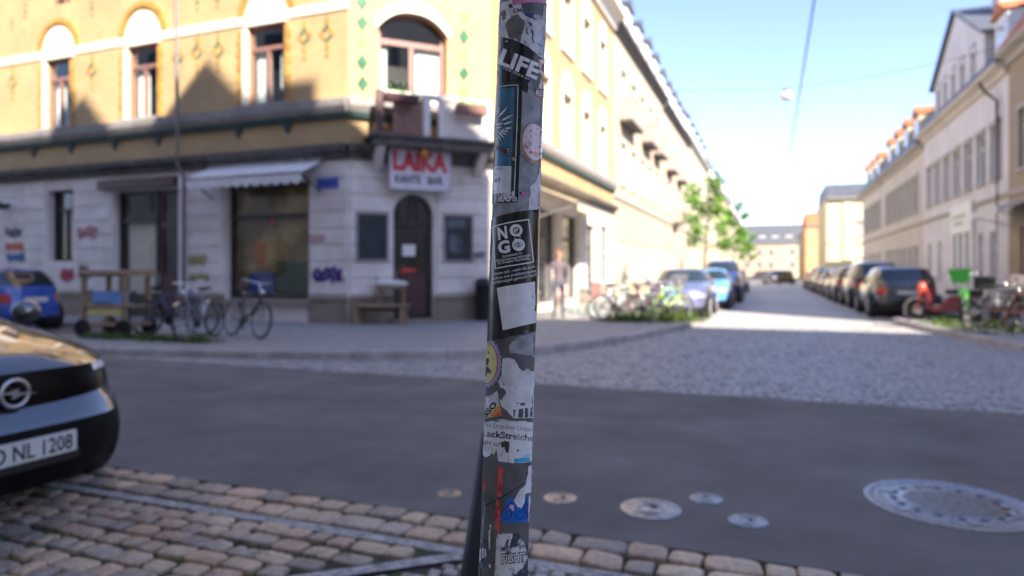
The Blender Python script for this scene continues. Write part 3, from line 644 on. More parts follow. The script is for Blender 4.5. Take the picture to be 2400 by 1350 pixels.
def flower_box(fac, s, out, z, L_, m_, label, flowers):
    q = fac.pt(s, out, z); e = empty('flower_box', q, math.atan2(fac.d.y, fac.d.x), label, 'flower box', 'flower boxes on the corner balcony')
    mb = MB(); mb.add([(-L_ / 2, -.1, 0), (L_ / 2, -.1, 0), (L_ / 2, .1, 0), (-L_ / 2, .1, 0), (-L_ / 2 - .02, -.12, .18), (L_ / 2 + .02, -.12, .18), (L_ / 2 + .02, .12, .18), (-L_ / 2 - .02, .12, .18)], [(0, 3, 2, 1), (0, 1, 5, 4), (1, 2, 6, 5), (2, 3, 7, 6), (3, 0, 4, 7), (4, 5, 6, 7)]); mb.build('trough', M[m_], e, world=False)
    r = random.Random(int(s * 100)); mb = MB()
    for i in range(90):
        x, y, z_ = r.uniform(-L_ / 2, L_ / 2), r.uniform(-.12, .12), .17 + abs(r.gauss(0, .09)); a = r.uniform(0, 6.28); l = .035
        mb.add([(x, y, z_), (x + l * math.cos(a), y + l * math.sin(a), z_ + .02), (x + .3 * l, y + .3 * l, z_ + .05)], [(0, 1, 2)])
    mb.build('leaves', M['leaf'], e, world=False, fix=False)
    if flowers:
        mb = MB()
        for i in range(14): mb.ball((r.uniform(-L_ / 2, L_ / 2), r.uniform(-.1, .1), .3 + r.uniform(-.06, .08)), .03, n=7, m=5)
        mb.build('blossoms', flowers, e, world=False)
M['cream'] = mat('cream_blossom', (0.75, 0.68, 0.3), 0.8)
flower_box(FC, 1.05, .86, 5.2, .75, 'maroon', 'dark flower box hooked on the left of the corner balcony', None)
flower_box(FC, 2.75, .86, 5.1, .75, 'rosewood', 'reddish flower box with pale blossoms right on the corner balcony', M['cream'])
# shop openings of the ground floor
window(FL, w0, cafe, M['darkbrown'], 'T', M['pane']); window(FL, w1, cafe, M['darkbrown'], 'T', M['glassd'], .2, [(.4, .9, .05)])
window(FL, w2, cafe, M['darkbrown'], 'shop', M['glassd'], .18, name='shop_window', fw=.09)
band(FL, w2[0] - .1, w2[1] + .1, w2[2] - .13, w2[2] - .003, .16, M['plinth'], cafe, 'shop_window_sill')
sp = d1[0] + (d1[1] - d1[0]) * .62
window(FL, (d1[0], sp, .62, d1[3]), cafe, M['darkbrown'], 'shop', M['glassd'], .16, [(.15, .95, .05)], name='shop_window', fw=.1)
band(FL, d1[0], sp, .12, .615, -.15, M['darkbrown'], cafe, 'window_apron', ins=.3)
dr = window(FL, (sp + .02, d1[1], .14, d1[3]), cafe, M['maroon'], 'shop', M['glassd'], .2, name='door', fw=.1)
mb = MB(FL.T()); mb.box(sp + .12, d1[1] - .1, .2, .25, .24, 1.25); mb.build('door_panel', M['maroon'], dr)
mb = MB(FL.T()); mb.tube([(sp + .07, .12, 1.0), (sp + .07, .12, 1.3)], .015, 6); mb.build('door_handle', M['chrome'], dr)
mb = MB(FL.T()); mb.box(d1[0] - .4, d1[1] + .05, -.22, .0, d1[3] + .05, d1[3] + .3); mb.build('shop_lintel', M['maroon'], cafe)
# arched café door
cm = (cd[0] + cd[1]) / 2; chw = (cd[1] - cd[0]) / 2; zs = cd[3] - chw
for sg in (-1, 1):
    poly = [(cm + sg * chw, cd[3] + .002)] + [(cm + sg * chw * math.cos(t * math.pi / 16), zs + chw * math.sin(t * math.pi / 16)) for t in range(9)]
    mb = MB(FC.T()); mb.prism(poly, -.004, .235, lambda x, y, q: (x, q, y)); mb.build('arch_spandrel', M['stone'], cafe)
dr = window(FC, (cd[0] + .03, cd[1] - .03, .22, 2.42), cafe, M['darkbrown'], 'plain', M['glassd'], .2, name='door', fw=.13)
mb = MB(FC.T()); mb.box(cd[0] + .16, cd[1] - .16, .19, .25, .35, 1.28); mb.build('door_panel', M['maroon'], dr)
mb = MB(FC.T()); mb.tube([(cd[0] + .1, .13, 1.1), (cd[0] + .1, .13, 1.35)], .016, 6); mb.build('door_handle', M['chrome'], dr)
mb = MB(FC.T()); mb.box(cm - .22, cm + .1, .225, .232, 1.72, 2.0); mb.build('paper_notice', M['white'], dr)
mb = MB(FC.T()); mb.box(cm - .25, cm + .12, .225, .232, 1.32, 1.42); mb.build('red_sticker', M['redpaint'], dr)
mb = MB(FC.T()); mb.box(cd[0], cd[1], .17, .3, 2.43, 2.55); o = mb.build('transom_bar', M['darkbrown'], cafe)
mb = MB(FC.T()); mb.box(cm - .05, cm + .05, .18, .28, 2.552, cd[3] - .05); mb.build('fanlight_bar', M['darkbrown'], cafe)
mb = MB(FC.T()); mb.add([(cd[0], .24, 2.5), (cd[1], .24, 2.5), (cd[1], .24, cd[3]), (cd[0], .24, cd[3])], [(0, 1, 2, 3)]); mb.build('fanlight', M['glassd'], cafe)
mb = MB(FC.T()); mb.box(cd[0] - .1, cd[1] + .1, -.25, .3, .0, .2); mb.build('door_step', M['plinth'], cafe)
# inside the shop window
mb = MB(FL.T()); mb.box(w2[0] - .3, w2[1] + .3, .5, .56, .3, 3.9); mb.build('cafe_back_wall', M['cafe'], cafe)  # backing set close behind the glass to catch daylight; mottle mimics warm reflections
M['orange'] = mat('orange_print', (0.6, 0.2, 0.03), 0.6); M['green'] = mat('dark_green_cloth', (0.02, 0.06, 0.025), 0.9); M['bluecloth'] = mat('blue_cloth', (0.02, 0.06, 0.3), 0.9)
M['ochre'] = mat('ochre_panel', (0.4, 0.26, 0.08), 0.7)
def inside(nm, u0, u1, v0, v1, m_, y0, y1, label, cat):
    a, b, c, d = FL.rect(u0, u1, v0, v1); mb = MB(FL.T()); mb.cbox(a, b, y0, y1, c, d, min(.06, (b - a) * .2)); tag(mb.build(nm, m_), label, cat)
inside('sofa', 625, 722, 612, 690, M['green'], .28, .46, 'dark green sofa behind the café shop window', 'sofa')
inside('counter_front', 560, 622, 640, 692, M['bluecloth'], .28, .46, 'blue draped table behind the café shop window', 'table')
inside('poster', 562, 592, 565, 618, M['orange'], .47, .497, 'orange poster on the wall inside the café', 'poster')
for u, lb in ((615, 'left'), (702, 'right')):
    s, z = FL.px(u, 519); p = FL.pt(s, -.36, z); mb = MB(); mb.ball(p, .1, n=12, m=8); mb.tube([(p.x, p.y, p.z + .09), (p.x, p.y, 3.75)], .006, 5); tag(mb.build('lantern', M['redpaint'], None, True), 'small round red lantern, the %s one of two in the shop window' % lb, 'lantern')
# graffiti
M['gred'] = mat('red_spray', (0.32, 0.03, 0.07), 0.7); M['gpurple'] = mat('purple_spray', (0.055, 0.02, 0.16), 0.7); M['gblack'] = mat('black_spray', (0.03, 0.03, 0.04), 0.7)
M['gyel'] = mat('yellow_spray', (0.3, 0.27, 0.08), 0.7); M['gor'] = mat('orange_spray', (0.5, 0.12, 0.06), 0.7); M['gblue'] = mat('blue_spray', (0.03, 0.12, 0.32), 0.7); M['gwhite'] = mat('white_spray', (0.6, 0.6, 0.62), 0.7)
scribble(FL, 208, 545, .75, .5, M['gred'], cafe, 1); scribble(FL, 770, 645, .8, .45, M['gpurple'], cafe, 2, .07, 7); scribble(FL, 465, 610, .6, .35, M['gyel'], cafe, 3); scribble(FL, 470, 650, .6, .3, M['gyel'], cafe, 4)
scribble(FL, 35, 545, .75, .35, M['gblack'], cafe, 5, .05, 5); scribble(FL, 38, 578, .8, .28, M['gor'], cafe, 6, .07, 7); scribble(FL, 40, 603, .8, .28, M['gblue'], cafe, 7, .07, 7); scribble(FL, 200, 640, .35, .5, M['gblack'], cafe, 8)
scribble(FL, 210, 690, .3, .3, M['gblack'], cafe, 9); scribble(FL, 160, 645, .5, .5, M['gred'], cafe, 10, .06); scribble(FC, 1070, 725, .8, .3, M['gwhite'], cafe, 11, .06); scribble(FC, 1118, 600, .4, .3, M['gblack'], cafe, 12, .02); scribble(FL, 745, 560, .5, .3, M['gred'], cafe, 13, .012)
M['pipe'] = mat('painted_grey_pipe', (0.17, 0.15, 0.145), .5)
# downpipe with hopper
s, _ = FL.px(426, 400); s += .22; mb = MB(FL.T()); mb.tube([(s, -.4, 12.5), (s, -.34, 5.6), (s, -.34, 4.1), (s, -.14, 3.8), (s, -.14, .1)], .042, 10); mb.build('downpipe', M['pipe'], cafe, True)
mb = MB(FL.T()); mb.box(s - .16, s - .02, -.16, -.05, 3.5, 3.8); mb.build('junction_box', M['white'], cafe)
# awning
a, b, c, d = FL.rect(458, 748, 352, 420); a += .55; b += .12; aw = empty('awning', FL.pt((a + b) / 2, 0, 3.95), 0, 'pale scalloped roller awning above the large café window', 'awning')
mb = MB(FL.T()); mb.add([(a, -.05, 3.98), (b, -.05, 3.98), (b, -.8, 3.62), (a, -.8, 3.62), (a, -.05, 3.95), (b, -.05, 3.95), (b, -.8, 3.59), (a, -.8, 3.59)], [(0, 1, 2, 3), (7, 6, 5, 4), (0, 3, 7, 4), (1, 5, 6, 2), (3, 2, 6, 7)]); mb.build('canopy', M['awning'], aw)
mb = MB(FL.T()); n = 12; w_ = (b - a) / n; vs = []; fs = []
for k in range(n):
    poly = [(a + k * w_, 3.6)] + [(a + k * w_ + w_ * t / 6, 3.42 - .09 * math.sin(math.pi * t / 6)) for t in range(7)] + [(a + (k + 1) * w_, 3.6)]
    mb.prism(poly, -.81, -.8, lambda x, y, q: (x, q, y))
mb.build('valance', M['awning'], aw)
mb = MB(FL.T()); mb.tube([(a - .03, -.8, 3.6), (b + .03, -.8, 3.6)], .035, 8); mb.tube([(a - .03, -.08, 3.98), (b + .03, -.08, 3.98)], .06, 8); mb.build('roller', M['steel'], aw, True)
for x in (a + .05, b - .05): mb = MB(FL.T()); mb.tube([(x, 0, 3.2), (x, -.78, 3.58)], .02, 6); mb.build('arm', M['black'], aw)
# café sign, lamp above it, street name plates, boards
a, b, c, d = FC.rect(906, 1044, 352, 448); sg = empty('shop_sign', FC.pt((a + b) / 2, 0, c), 0, 'white café sign with red LAIKA lettering above the arched door', 'sign')
mb = MB(FC.T()); mb.box(a, b, -.36, -.045, c, d); mb.build('board', M['signlav'], sg)
mb = MB(FC.T())
for (q0, q1, r0, r1) in ((a - .02, b + .02, c - .03, c), (a - .02, b + .02, d, d + .03), (a - .025, a, c - .03, d + .03), (b, b + .025, c - .03, d + .03)): mb.box(q0, q1, -.37, -.29, r0, r1)
mb.build('sign_frame', M['steel'], sg)
flat_text('LAIKA', lambda x, y, t: FC.pt(a + .06 + x * (b - a - .12),   .363, c + .46 * (d - c) + y * .42 * (d - c)), M['redpaint'], 'lettering', sg)
flat_text('KANTE', lambda x, y, t: FC.pt(a + .12 + x * (b - a) * .42, .363, c + .14 * (d - c) + y * .18 * (d - c)), M['ink'], 'lettering', sg)
flat_text('BAR', lambda x, y, t: FC.pt(a + (b - a) * .62 + x * (b - a) * .26, .363, c + .14 * (d - c) + y * .18 * (d - c)), M['ink'], 'lettering', sg)
s, z = FC.px(976, 372); lp = empty('sign_lamp', FC.pt(s, 0, 4.2), 0, 'small orange spot lamp over the café sign', 'lamp')
mb = MB(FC.T()); mb.tube([(s, -.3, 4.2), (s, -.55, 4.24), (s, -.66, 4.14)], .02, 6); mb.build('arm', M['black'], lp); mb = MB(FC.T()); mb.lathe([(.05, .1), (.11, -.1)], (s, -.66, 4.1), 12); mb.build('lamp_shade', M['orange'], lp, True)
for fac, u, v, w_, lb in ((FL, 771, 430, .6, 'blue enamel street name plate on the wall beside the awning'), (FS, 1141, 447, .5, 'blue enamel street name plate round the corner, partly behind the pole')):
    if fac is FL: s, z = fac.px(u, v)
    else: s, z = .55, 3.35
    e = empty('street_name_sign', fac.pt(s, .05, z - .14), 0, lb, 'street sign'); mb = MB(fac.T()); mb.cbox(s - w_ / 2, s + w_ / 2, -.075, -.042, z - .14, z + .14, .01); mb.build('plate', M['blueplate'], e)
    mb = MB(fac.T())
    for (q0, q1, r0, r1) in ((s - w_ * .46, s + w_ * .46, z + .115, z + .125), (s - w_ * .46, s + w_ * .46, z - .125, z - .115)): mb.box(q0, q1, -.078, -.07, r0, r1)
    mb.build('border', M['white'], e)
for (u0, u1, v0, v1, lb, ch) in ((838, 905, 503, 608, 'plain dark menu chalkboard left of the arched café door', []), (1042, 1103, 508, 610, 'dark menu chalkboard with chalk writing right of the café door', [(.1, .8, .75, .95), (.15, .5, .2, .6), (.55, .62, .2, .6)])):
    a, b, c, d = FC.rect(u0, u1, v0, v1); e = empty('chalkboard', FC.pt((a + b) / 2, .05, c), 0, lb, 'chalkboard', 'menu boards by the café door')
    mb = MB(FC.T()); mb.box(a, b, -.07, -.042, c, d); mb.build('slate', M['slate'], e); mb = MB(FC.T()); f = .045
    mb.box(a - f, a, -.085, -.042, c - f, d + f); mb.box(b, b + f, -.085, -.042, c - f, d + f); mb.box(a, b, -.085, -.042, c - f, c); mb.box(a, b, -.085, -.042, d, d + f); mb.build('board_frame', M['ledge'], e)
    for q in ch:
        mb = MB(FC.T()); n = 6
        for k in range(n):
            zz = c + (d - c) * (q[2] + (q[3] - q[2]) * k / n); mb.box(a + (b - a) * q[0], a + (b - a) * (q[1] - .06 * (k % 3)), -.0722, -.0705, zz, zz + (d - c) * (q[3] - q[2]) / n * .55)
        mb.build('chalk_marks', M['chalk'], e)
e = empty('wall_lamp', FL.pt(FL.px(25, 482)[0], 0, FL.px(25, 482)[1]), 0, 'small dark wall lamp on the pale stone at far left', 'lamp'); s, z = FL.px(25, 482)
mb = MB(FL.T()); mb.box(s - .05, s + .05, -.12, -.04, z - .05, z + .05); mb.build('bracket', M['black'], e); mb = MB(FL.T()); mb.lathe([(.06, .06), (.2, -.1), (.17, -.12)], (s, -.3, z), 14); mb.build('lamp_shade', M['black'], e, True); mb = MB(FL.T()); mb.tube([(s, -.1, z), (s, -.3, z + .06)], .02, 6); mb.build('arm', M['black'], e)
e = empty('globe_lamp', FS.pt(.2, .3, 3.7), 0, 'white globe lamp on the building corner beside the sticker pole', 'lamp')
mb = MB(); p = FS.pt(.25, .42, 3.75); mb.ball(p, .2); mb.build('globe', M['white'], e, True); mb = MB(); mb.tube([FS.pt(.25, .03, 3.95), FS.pt(.25, .25, 4.02), FS.pt(.25, .42, 3.93)], .025, 8); mb.build('bracket', M['wooddark'], e, True)
# beige awning on the side street with the shade below it
aw = empty('awning', FS.pt(6.2, 0, 3.4), 0, 'long beige awning over the sunny side street shopfront', 'awning')
mb = MB(FS.T()); a, b = 2.9, 9.4; mb.add([(a, -.05, 3.95), (b, -.05, 3.95), (b, -1.5, 3.35), (a, -1.5, 3.35), (a, -.05, 3.92), (b, -.05, 3.92), (b, -1.5, 3.32), (a, -1.5, 3.32)], [(0, 1, 2, 3), (7, 6, 5, 4), (0, 3, 7, 4), (1, 5, 6, 2), (3, 2, 6, 7)]); mb.build('canopy', M['awning2'], aw)
mb = MB(FS.T()); mb.box(a, b, -1.515, -1.502, 3.1, 3.35); mb.build('valance', M['awning2'], aw); mb = MB(FS.T()); mb.tube([(a, -1.5, 3.34), (b, -1.5, 3.34)], .03, 8); mb.build('roller', M['steel'], aw)
for x in (a + .1, b - .1): mb = MB(FS.T()); mb.tube([(x, 0, 2.9), (x, -1.48, 3.3)], .02, 6); mb.build('arm', M['steel'], aw)

# ------------------------------------------------------------------ other houses
def render_mat(name, c): return mat(name, c, 0.85, var=0.07, scale=0.7, bump=.15, bscale=30)
M['carc'] = mat('grey_stone_trim', (0.42, 0.39, 0.35), .8, var=.08)
def house(label, p0, p1, depth, eave, m, floors, bay=2.6, roofm=None, trim=None, gfm=None, roofh=3.0, dormers=None, win=(1.0, 1.75), gf=None, fm=None, glass=None, roofset=2.0, dm=None, inset=.5, gutter=None, group=None, cap=None):
    fac = Fac(p0, p1); h = empty('town_house', fac.pt(fac.L / 2, 0, 0), 0, label, 'house', group); trim = trim or M['carc']; holes = []; L_ = fac.L
    n = max(1, int((L_ - .6) / bay)); off = (L_ - n * bay) / 2
    for zf in floors:
        for i in range(n):
            c = off + (i + .5) * bay; holes.append((c - win[0] / 2, c + win[0] / 2, zf, zf + win[1]))
    gh = gf if gf is not None else [(off + (i + .5) * bay - .55, off + (i + .5) * bay + .55, .9 if i % 3 else .15, 2.9) for i in range(n)]
    z1 = min(floors) - .75; wall(fac, 0, z1, gh, gfm or m, h, 'ground_floor_wall'); wall(fac, z1, eave, holes, m, h, 'wall')
    for q in holes:
        window(fac, q, h, fm or M['white'], 'T', glass or M['pane'], .12); band(fac, q[0] - .12, q[1] + .12, q[2] - .12, q[2] - .003, .08, trim, h, 'window_sill')
        band(fac, q[0] - .14, q[0] - .004, q[2], q[3], .035, trim, h, 'window_surround'); band(fac, q[1] + .004, q[1] + .14, q[2], q[3], .035, trim, h, 'window_surround'); band(fac, q[0] - .16, q[1] + .16, q[3] + .004, q[3] + .2, .07, trim, h, 'window_head')
    for q in gh: window(fac, q, h, fm or M['white'], 'T', glass or M['pane'], .12)
    moulding(fac, 0.01, L_ - .01, [(-.03, z1 - .1), (.08, z1 - .1), (.12, z1 + .05), (.02, z1 + .1), (-.03, z1 + .1)], trim, h, 'string_course')
    moulding(fac, 0, L_, [(-.03, eave - .45), (.1, eave - .45), (.16, eave - .25), (.42, eave - .12), (.45, eave), (-.03, eave)], gutter or trim, h, 'eaves_cornice')
    T = fac.T(); mb = MB(T); mb.box(0, L_, .3, depth, 0, eave - .02); mb.build('rooms', m, h)
    mb = MB(T); mb.add([(0, -.45, eave + .003), (L_, -.45, eave + .003), (L_, roofset - .45, eave + roofh), (0, roofset - .45, eave + roofh), (0, depth, eave + .003), (L_, depth, eave + .003), (L_, depth - roofset, eave + roofh), (0, depth - roofset, eave + roofh)], [(0, 1, 2, 3), (3, 2, 6, 7), (7, 6, 5, 4), (0, 3, 7, 4), (1, 5, 6, 2), (0, 4, 5, 1)]); rf = mb.build('roof', roofm or M['slateroof'], h)
    for c in (dormers or []):
        w_, hh = .75, 1.75; y0 = inset; mb = MB(T); mb.box(c - w_, c + w_, y0 - .35, y0 + 1.6, eave + .35, eave + .35 + hh); do = mb.build('dormer', dm or M['white'], h)
        mb = MB(T); mb.add([(c - w_ - .12, y0 - .5, eave + .36 + hh), (c + w_ + .12, y0 - .5, eave + .36 + hh), (c, y0 - .5, eave + .9 + hh), (c - w_ - .12, y0 + 2.2, eave + .36 + hh), (c + w_ + .12, y0 + 2.2, eave + .36 + hh), (c, y0 + 2.2, eave + .9 + hh)], [(0, 1, 2), (3, 5, 4), (0, 2, 5, 3), (1, 4, 5, 2), (0, 3, 4, 1)]); mb.build('dormer_roof', cap or roofm or M['slateroof'], do)
        mb = MB(T); mb.box(c - .5, c + .5, y0 - .362, y0 - .352, eave + .6, eave + 1.85); mb.build('dormer_window', M['panelight'], do)
    return h, fac
GL = 'houses along the left of the side street'; GR = 'houses along the right of the side street'
M['h1'] = render_mat('cream_render', (0.46, 0.39, 0.275)); M['h2'] = render_mat('pale_pink_render', (0.45, 0.36, 0.27)); M['h3'] = render_mat('ivory_render', (0.48, 0.42, 0.30)); M['h4'] = render_mat('pale_apricot_render', (0.48, 0.385, 0.26))
F4 = (5.6, 9.1); lm = dict(fm=M['white'], glass=M['panelight'], win=(1.05, 1.95))
def dl(L_, st=3.0): return [1.5 + st * i for i in range(int((L_ - 2) / st) + 1)]
h, hf = house('cream terraced house with balconies next to the yellow brick corner', (-6.68, 30.1), (-6.68, 45), 11, 12.8, M['h1'], F4, dormers=dl(14.9), gutter=M['cornice'], group=GL, **lm)
def hbalc(fac, h, s, z, w_, m_):
    mb = MB(fac.T()); mb.box(s - w_ / 2, s + w_ / 2, -.6, 0, z - .12, z); b = mb.build('balcony', M['cornice'], h)
    mb = MB(fac.T()); mb.box(s - w_ / 2, s + w_ / 2, -.6, -.54, z, z + 1.0); mb.box(s - w_ / 2, s - w_ / 2 + .06, -.54, 0, z, z + 1.0); mb.box(s + w_ / 2 - .06, s + w_ / 2, -.54, 0, z, z + 1.0); mb.build('balcony_front', m_, b)
    mb = MB(fac.T()); mb.box(s - w_ / 2 - .02, s + w_ / 2 + .02, -.64, -.52, z + 1.0, z + 1.06); mb.build('balcony_rail', M['carc'], b)
M['balcb'] = mat('pinkish_balcony_panel', (0.42, 0.32, 0.26), .7)
for s, z, w_ in ((3.0, 8.6, 3.2), (8.5, 8.6, 2.6), (12.3, 8.6, 2.4)): hbalc(hf, h, s, z, w_, M['balcb'])
h, hf = house('pale pink terraced house, second beyond the yellow brick corner', (-6.68, 45), (-6.68, 60), 11, 12.6, M['h2'], F4, dormers=dl(15), gutter=M['cornice'], group=GL, **lm)
for s, z, w_ in ((3.0, 8.4, 2.6), (8.5, 8.4, 2.6), (5.8, 5.0, 2.4)): hbalc(hf, h, s, z, w_, M['balcb'])
for y0, y1, e, m_, lb in ((60, 78, 12.9, 'h3', 'ivory terraced house, third beyond the yellow brick corner'), (78, 97, 12.2, 'h1', 'cream terraced house halfway down the left side'), (97, 120, 13.0, 'h4', 'apricot terraced house behind the far street tree'), (120, 150, 12.4, 'h3', 'ivory terraced house near the far left end of the street'), (150, 182, 12.8, 'h2', 'pale pink terraced house at the far left end of the street')):
    house(lb, (-6.68, y0), (-6.68, y1), 11, e, M[m_], F4, bay=3.2 if y0 < 95 else 4.2, dormers=dl(y1 - y0, 4.0), group=GL, **lm)
# right-hand row (fronts face -x, laid out from far to near)
M['rw'] = render_mat('white_lavender_render', (0.7, 0.67, 0.68)); M['rb'] = render_mat('beige_render', (0.6, 0.55, 0.48)); M['rc'] = render_mat('sunny_cream_render', (0.6, 0.52, 0.34)); M['ro'] = render_mat('orange_render', (0.55, 0.34, 0.16)); M['rt'] = render_mat('tan_render', (0.36, 0.29, 0.21)); M['rg'] = render_mat('grey_beige_render', (0.6, 0.56, 0.52))
M['woodw'] = mat('dark_window_frame', (0.1, 0.08, 0.07), .5)
F3 = (4.9,); rl = dict(fm=M['white'], glass=M['pane'], win=(1.0, 2.0))
gfw = [(7.0, 7.55, .3, 3.0), (8.1, 8.65, .3, 3.0), (9.2, 9.75, .3, 3.0), (10.6, 11.3, .8, 2.9), (12.2, 12.9, .8, 2.9), (1.2, 2.0, .8, 2.9), (3.4, 4.2, .8, 2.9)]
hw_, fw_ = house('pale white house with big roof gable and white shopfront on the right', (8, 43.4), (8, 29), 11, 8.95, M['rw'], F3, bay=1.9, roofm=M['slateroof'], gf=gfw, group=GR, gutter=M['rb'], roofh=3.0, dormers=[13.0], cap=M['rooftile'], **rl)
T = fw_.T(); gx0, gx1, gxm, kz, pz = 2.9, 11.7, 7.3, 11.0, 13.3
mb = MB(T); mb.add([(x, y, z) for y in (-.05, 2.4) for x, z in ((gx0, 8.96), (gx1, 8.96), (gx1, kz), (gxm, pz), (gx0, kz))], [(0, 1, 2, 3, 4), (9, 8, 7, 6, 5), (0, 4, 9, 5), (1, 6, 7, 2)]); gb = mb.build('roof_gable', M['rw'], hw_)
mb = MB(T); mb.add([(x, y, z - t) for t in (0, .14) for y in (-.25, 2.6) for x, z in ((gx0 - .3, kz - .1), (gxm, pz + .12), (gx1 + .3, kz - .1))], [(0, 1, 4, 3), (1, 2, 5, 4), (6, 9, 10, 7), (7, 10, 11, 8), (0, 6, 7, 1), (1, 7, 8, 2), (0, 3, 9, 6), (2, 8, 11, 5)]); mb.build('gable_roof', M['slateroof'], hw_)
for q in (3.5, 4.9, 6.4, 8.0, 9.7):
    window(fw_, (q, q + .75, 9.25, 10.9), gb, M['woodw'], 'T', M['pane'], -.07, fw=.05)
mb = MB(T); mb.box(8.6, 9.7, 1.0, 1.9, 12.0, 14.0); mb.build('chimney', M['offwhite'], hw_)
# shopfront board and frames
mb = MB(T); mb.box(6.6, 10.2, -.16, -.02, 3.05, 4.35); mb.build('shop_fascia', M['white'], hw_)
mb = MB(T)
for q in (6.62, 7.6, 8.7, 9.8): mb.box(q, q + .38, -.12, -.02, .12, 3.04)
mb.build('shopfront_pillars', M['white'], hw_)
mb = MB(T)
for (x, z, wd_) in ((7.1, 3.75, 2.2), (7.4, 3.45, 1.5)): mb.box(x, x + wd_, -.168, -.161, z, z + .12)
mb.build('fascia_lettering', M['carc'], hw_)
mb = MB(T); mb.tube([(12.9, -.55, 8.6), (12.9, -.3, 8.2), (13.6, -.14, 7.7), (13.6, -.14, .1)], .06, 8); mb.build('downpipe', M['cornice'], hw_, True)
house('tan house with brown trim at the right edge of the view', (8, 29), (8, 17), 11, 9.2, M['rt'], F3, bay=2.2, roofm=M['rooftile'], group=GR, gutter=M['carc'], gf=[(1.2, 2.6, .2, 2.9), (5, 6, .8, 2.9)], **rl)
aw = empty('awning', (8, 28.2, 3.3), 0, 'pale awning on the tan house at the right edge', 'awning'); FT = Fac((8, 29), (8, 17)); mb = MB(FT.T()); mb.add([(.2, -.03, 3.8), (3.2, -.03, 3.8), (3.2, -1.2, 3.45), (.2, -1.2, 3.45), (.2, -.03, 3.75), (3.2, -.03, 3.75), (3.2, -1.2, 3.25), (.2, -1.2, 3.25)], [(0, 1, 2, 3), (7, 6, 5, 4), (0, 3, 7, 4), (1, 5, 6, 2), (3, 2, 6, 7)]); mb.build('canopy', M['awning'], aw)
mb = MB(FT.T()); mb.tube([(.25, 0, 3.0), (.25, -1.15, 3.3)], .02, 6); mb.tube([(3.1, 0, 3.0), (3.1, -1.15, 3.3)], .02, 6); mb.build('arm', M['steel'], aw)
house('beige house with cream dormers beside the white gabled one', (8, 58), (8, 43.4), 11, 8.6, M['rb'], F3, bay=1.75, roofm=M['slateroof'], group=GR, gutter=M['carc'], dormers=[2.0, 5.2, 8.4, 11.8], cap=M['rooftile'], dm=M['rc'], **rl)
house('grey beige house with red-capped dormers, third along the right row', (8, 70), (8, 58), 11, 8.5, M['rg'], F3, bay=1.75, roofm=M['slateroof'], group=GR, gutter=M['carc'], dormers=[1.6, 5.0, 8.4], cap=M['rooftile'], dm=M['rc'], **rl)
# cream house that stands forward, side wall to the viewer
hc, fc = house('sunlit cream house standing forward at the far right', (5.5, 78), (12, 78), 14, 9.2, M['rc'], (5.2,), bay=3.4, fm=M['carc'], glass=M['panelight'], win=(.9, 1.5), roofm=M['slateroof'], group=GR, roofh=1.6)
band(fc, 1.6, 2.4, 0, 8.7, .12, M['rc'], hc, 'pilaster')
house('orange house beyond the forward cream house', (4.7, 104), (12, 104), 14, 8.2, M['ro'], (5.0,), bay=2.6, roofm=M['rooftile'], group=GR, roofh=1.8, **rl)
house('plain tan house at the far right end of the street', (6.5, 180), (6.5, 118), 9, 10, M['rt'], F3, bay=4.5, group=GR, **rl)
# the row that closes the street
GE = 'houses closing the far end of the side street'
house('pale pink house with grey mansard closing the street', (-26, 190), (3, 190), 10, 9.2, M['h2'], (2.6, 5.9), bay=2.9, gf=[], dormers=dl(29, 3.2), group=GE, roofh=5, win=(1.1, 1.6), glass=M['pane'])
house('white house with grey roof closing the street at right', (3, 190), (30, 190), 10, 9.2, M['h3'], (2.6, 5.9), bay=3.2, gf=[], dormers=dl(27, 3.2), group=GE, roofh=5, win=(1.1, 1.6), glass=M['pane'])
# corner house on the right and the tall blocks behind the viewer (unseen, sized to shade the crossing)
def block(name, label, poly, h, m_, roofm=None, cat='building'):
    mb = MB(); mb.prism(poly, 0, h); e = empty(name, (poly[0][0], poly[0][1], 0), 0, label, cat); mb.build('wall', m_, e); return e
M['bright'] = render_mat('bright_ivory_render', (0.8, 0.77, 0.71))  # unseen walls made this pale to bounce fill onto pole and car
cb = block('corner_house', 'corner house on the right of the crossing, outside the view', [(8.05, 16.95), (8.05, 15.85), (10.55, 13.35), (34, 13.35), (34, 16.95)], 9.5, M['rt'])
bl = block('apartment_block', 'tall apartment block across the main street, behind the viewer', [(-40, -1.7), (10.4, -1.7), (10.4, -13), (-40, -13)], 21.6, M['bright'])
b2 = block('apartment_block', 'tall apartment block behind the viewer to the right', [(13.3, -1.7), (60, -1.7), (60, -13), (13.3, -13)], 20.3, M['bright'])
b3 = block('stair_tower', 'stair tower between the two apartment blocks behind the viewer', [(10.45, -1.65), (13.25, -1.65), (13.25, -9), (10.45, -9)], 23.4, M['h3'])  # tall section added out of view to keep the café corner front shaded
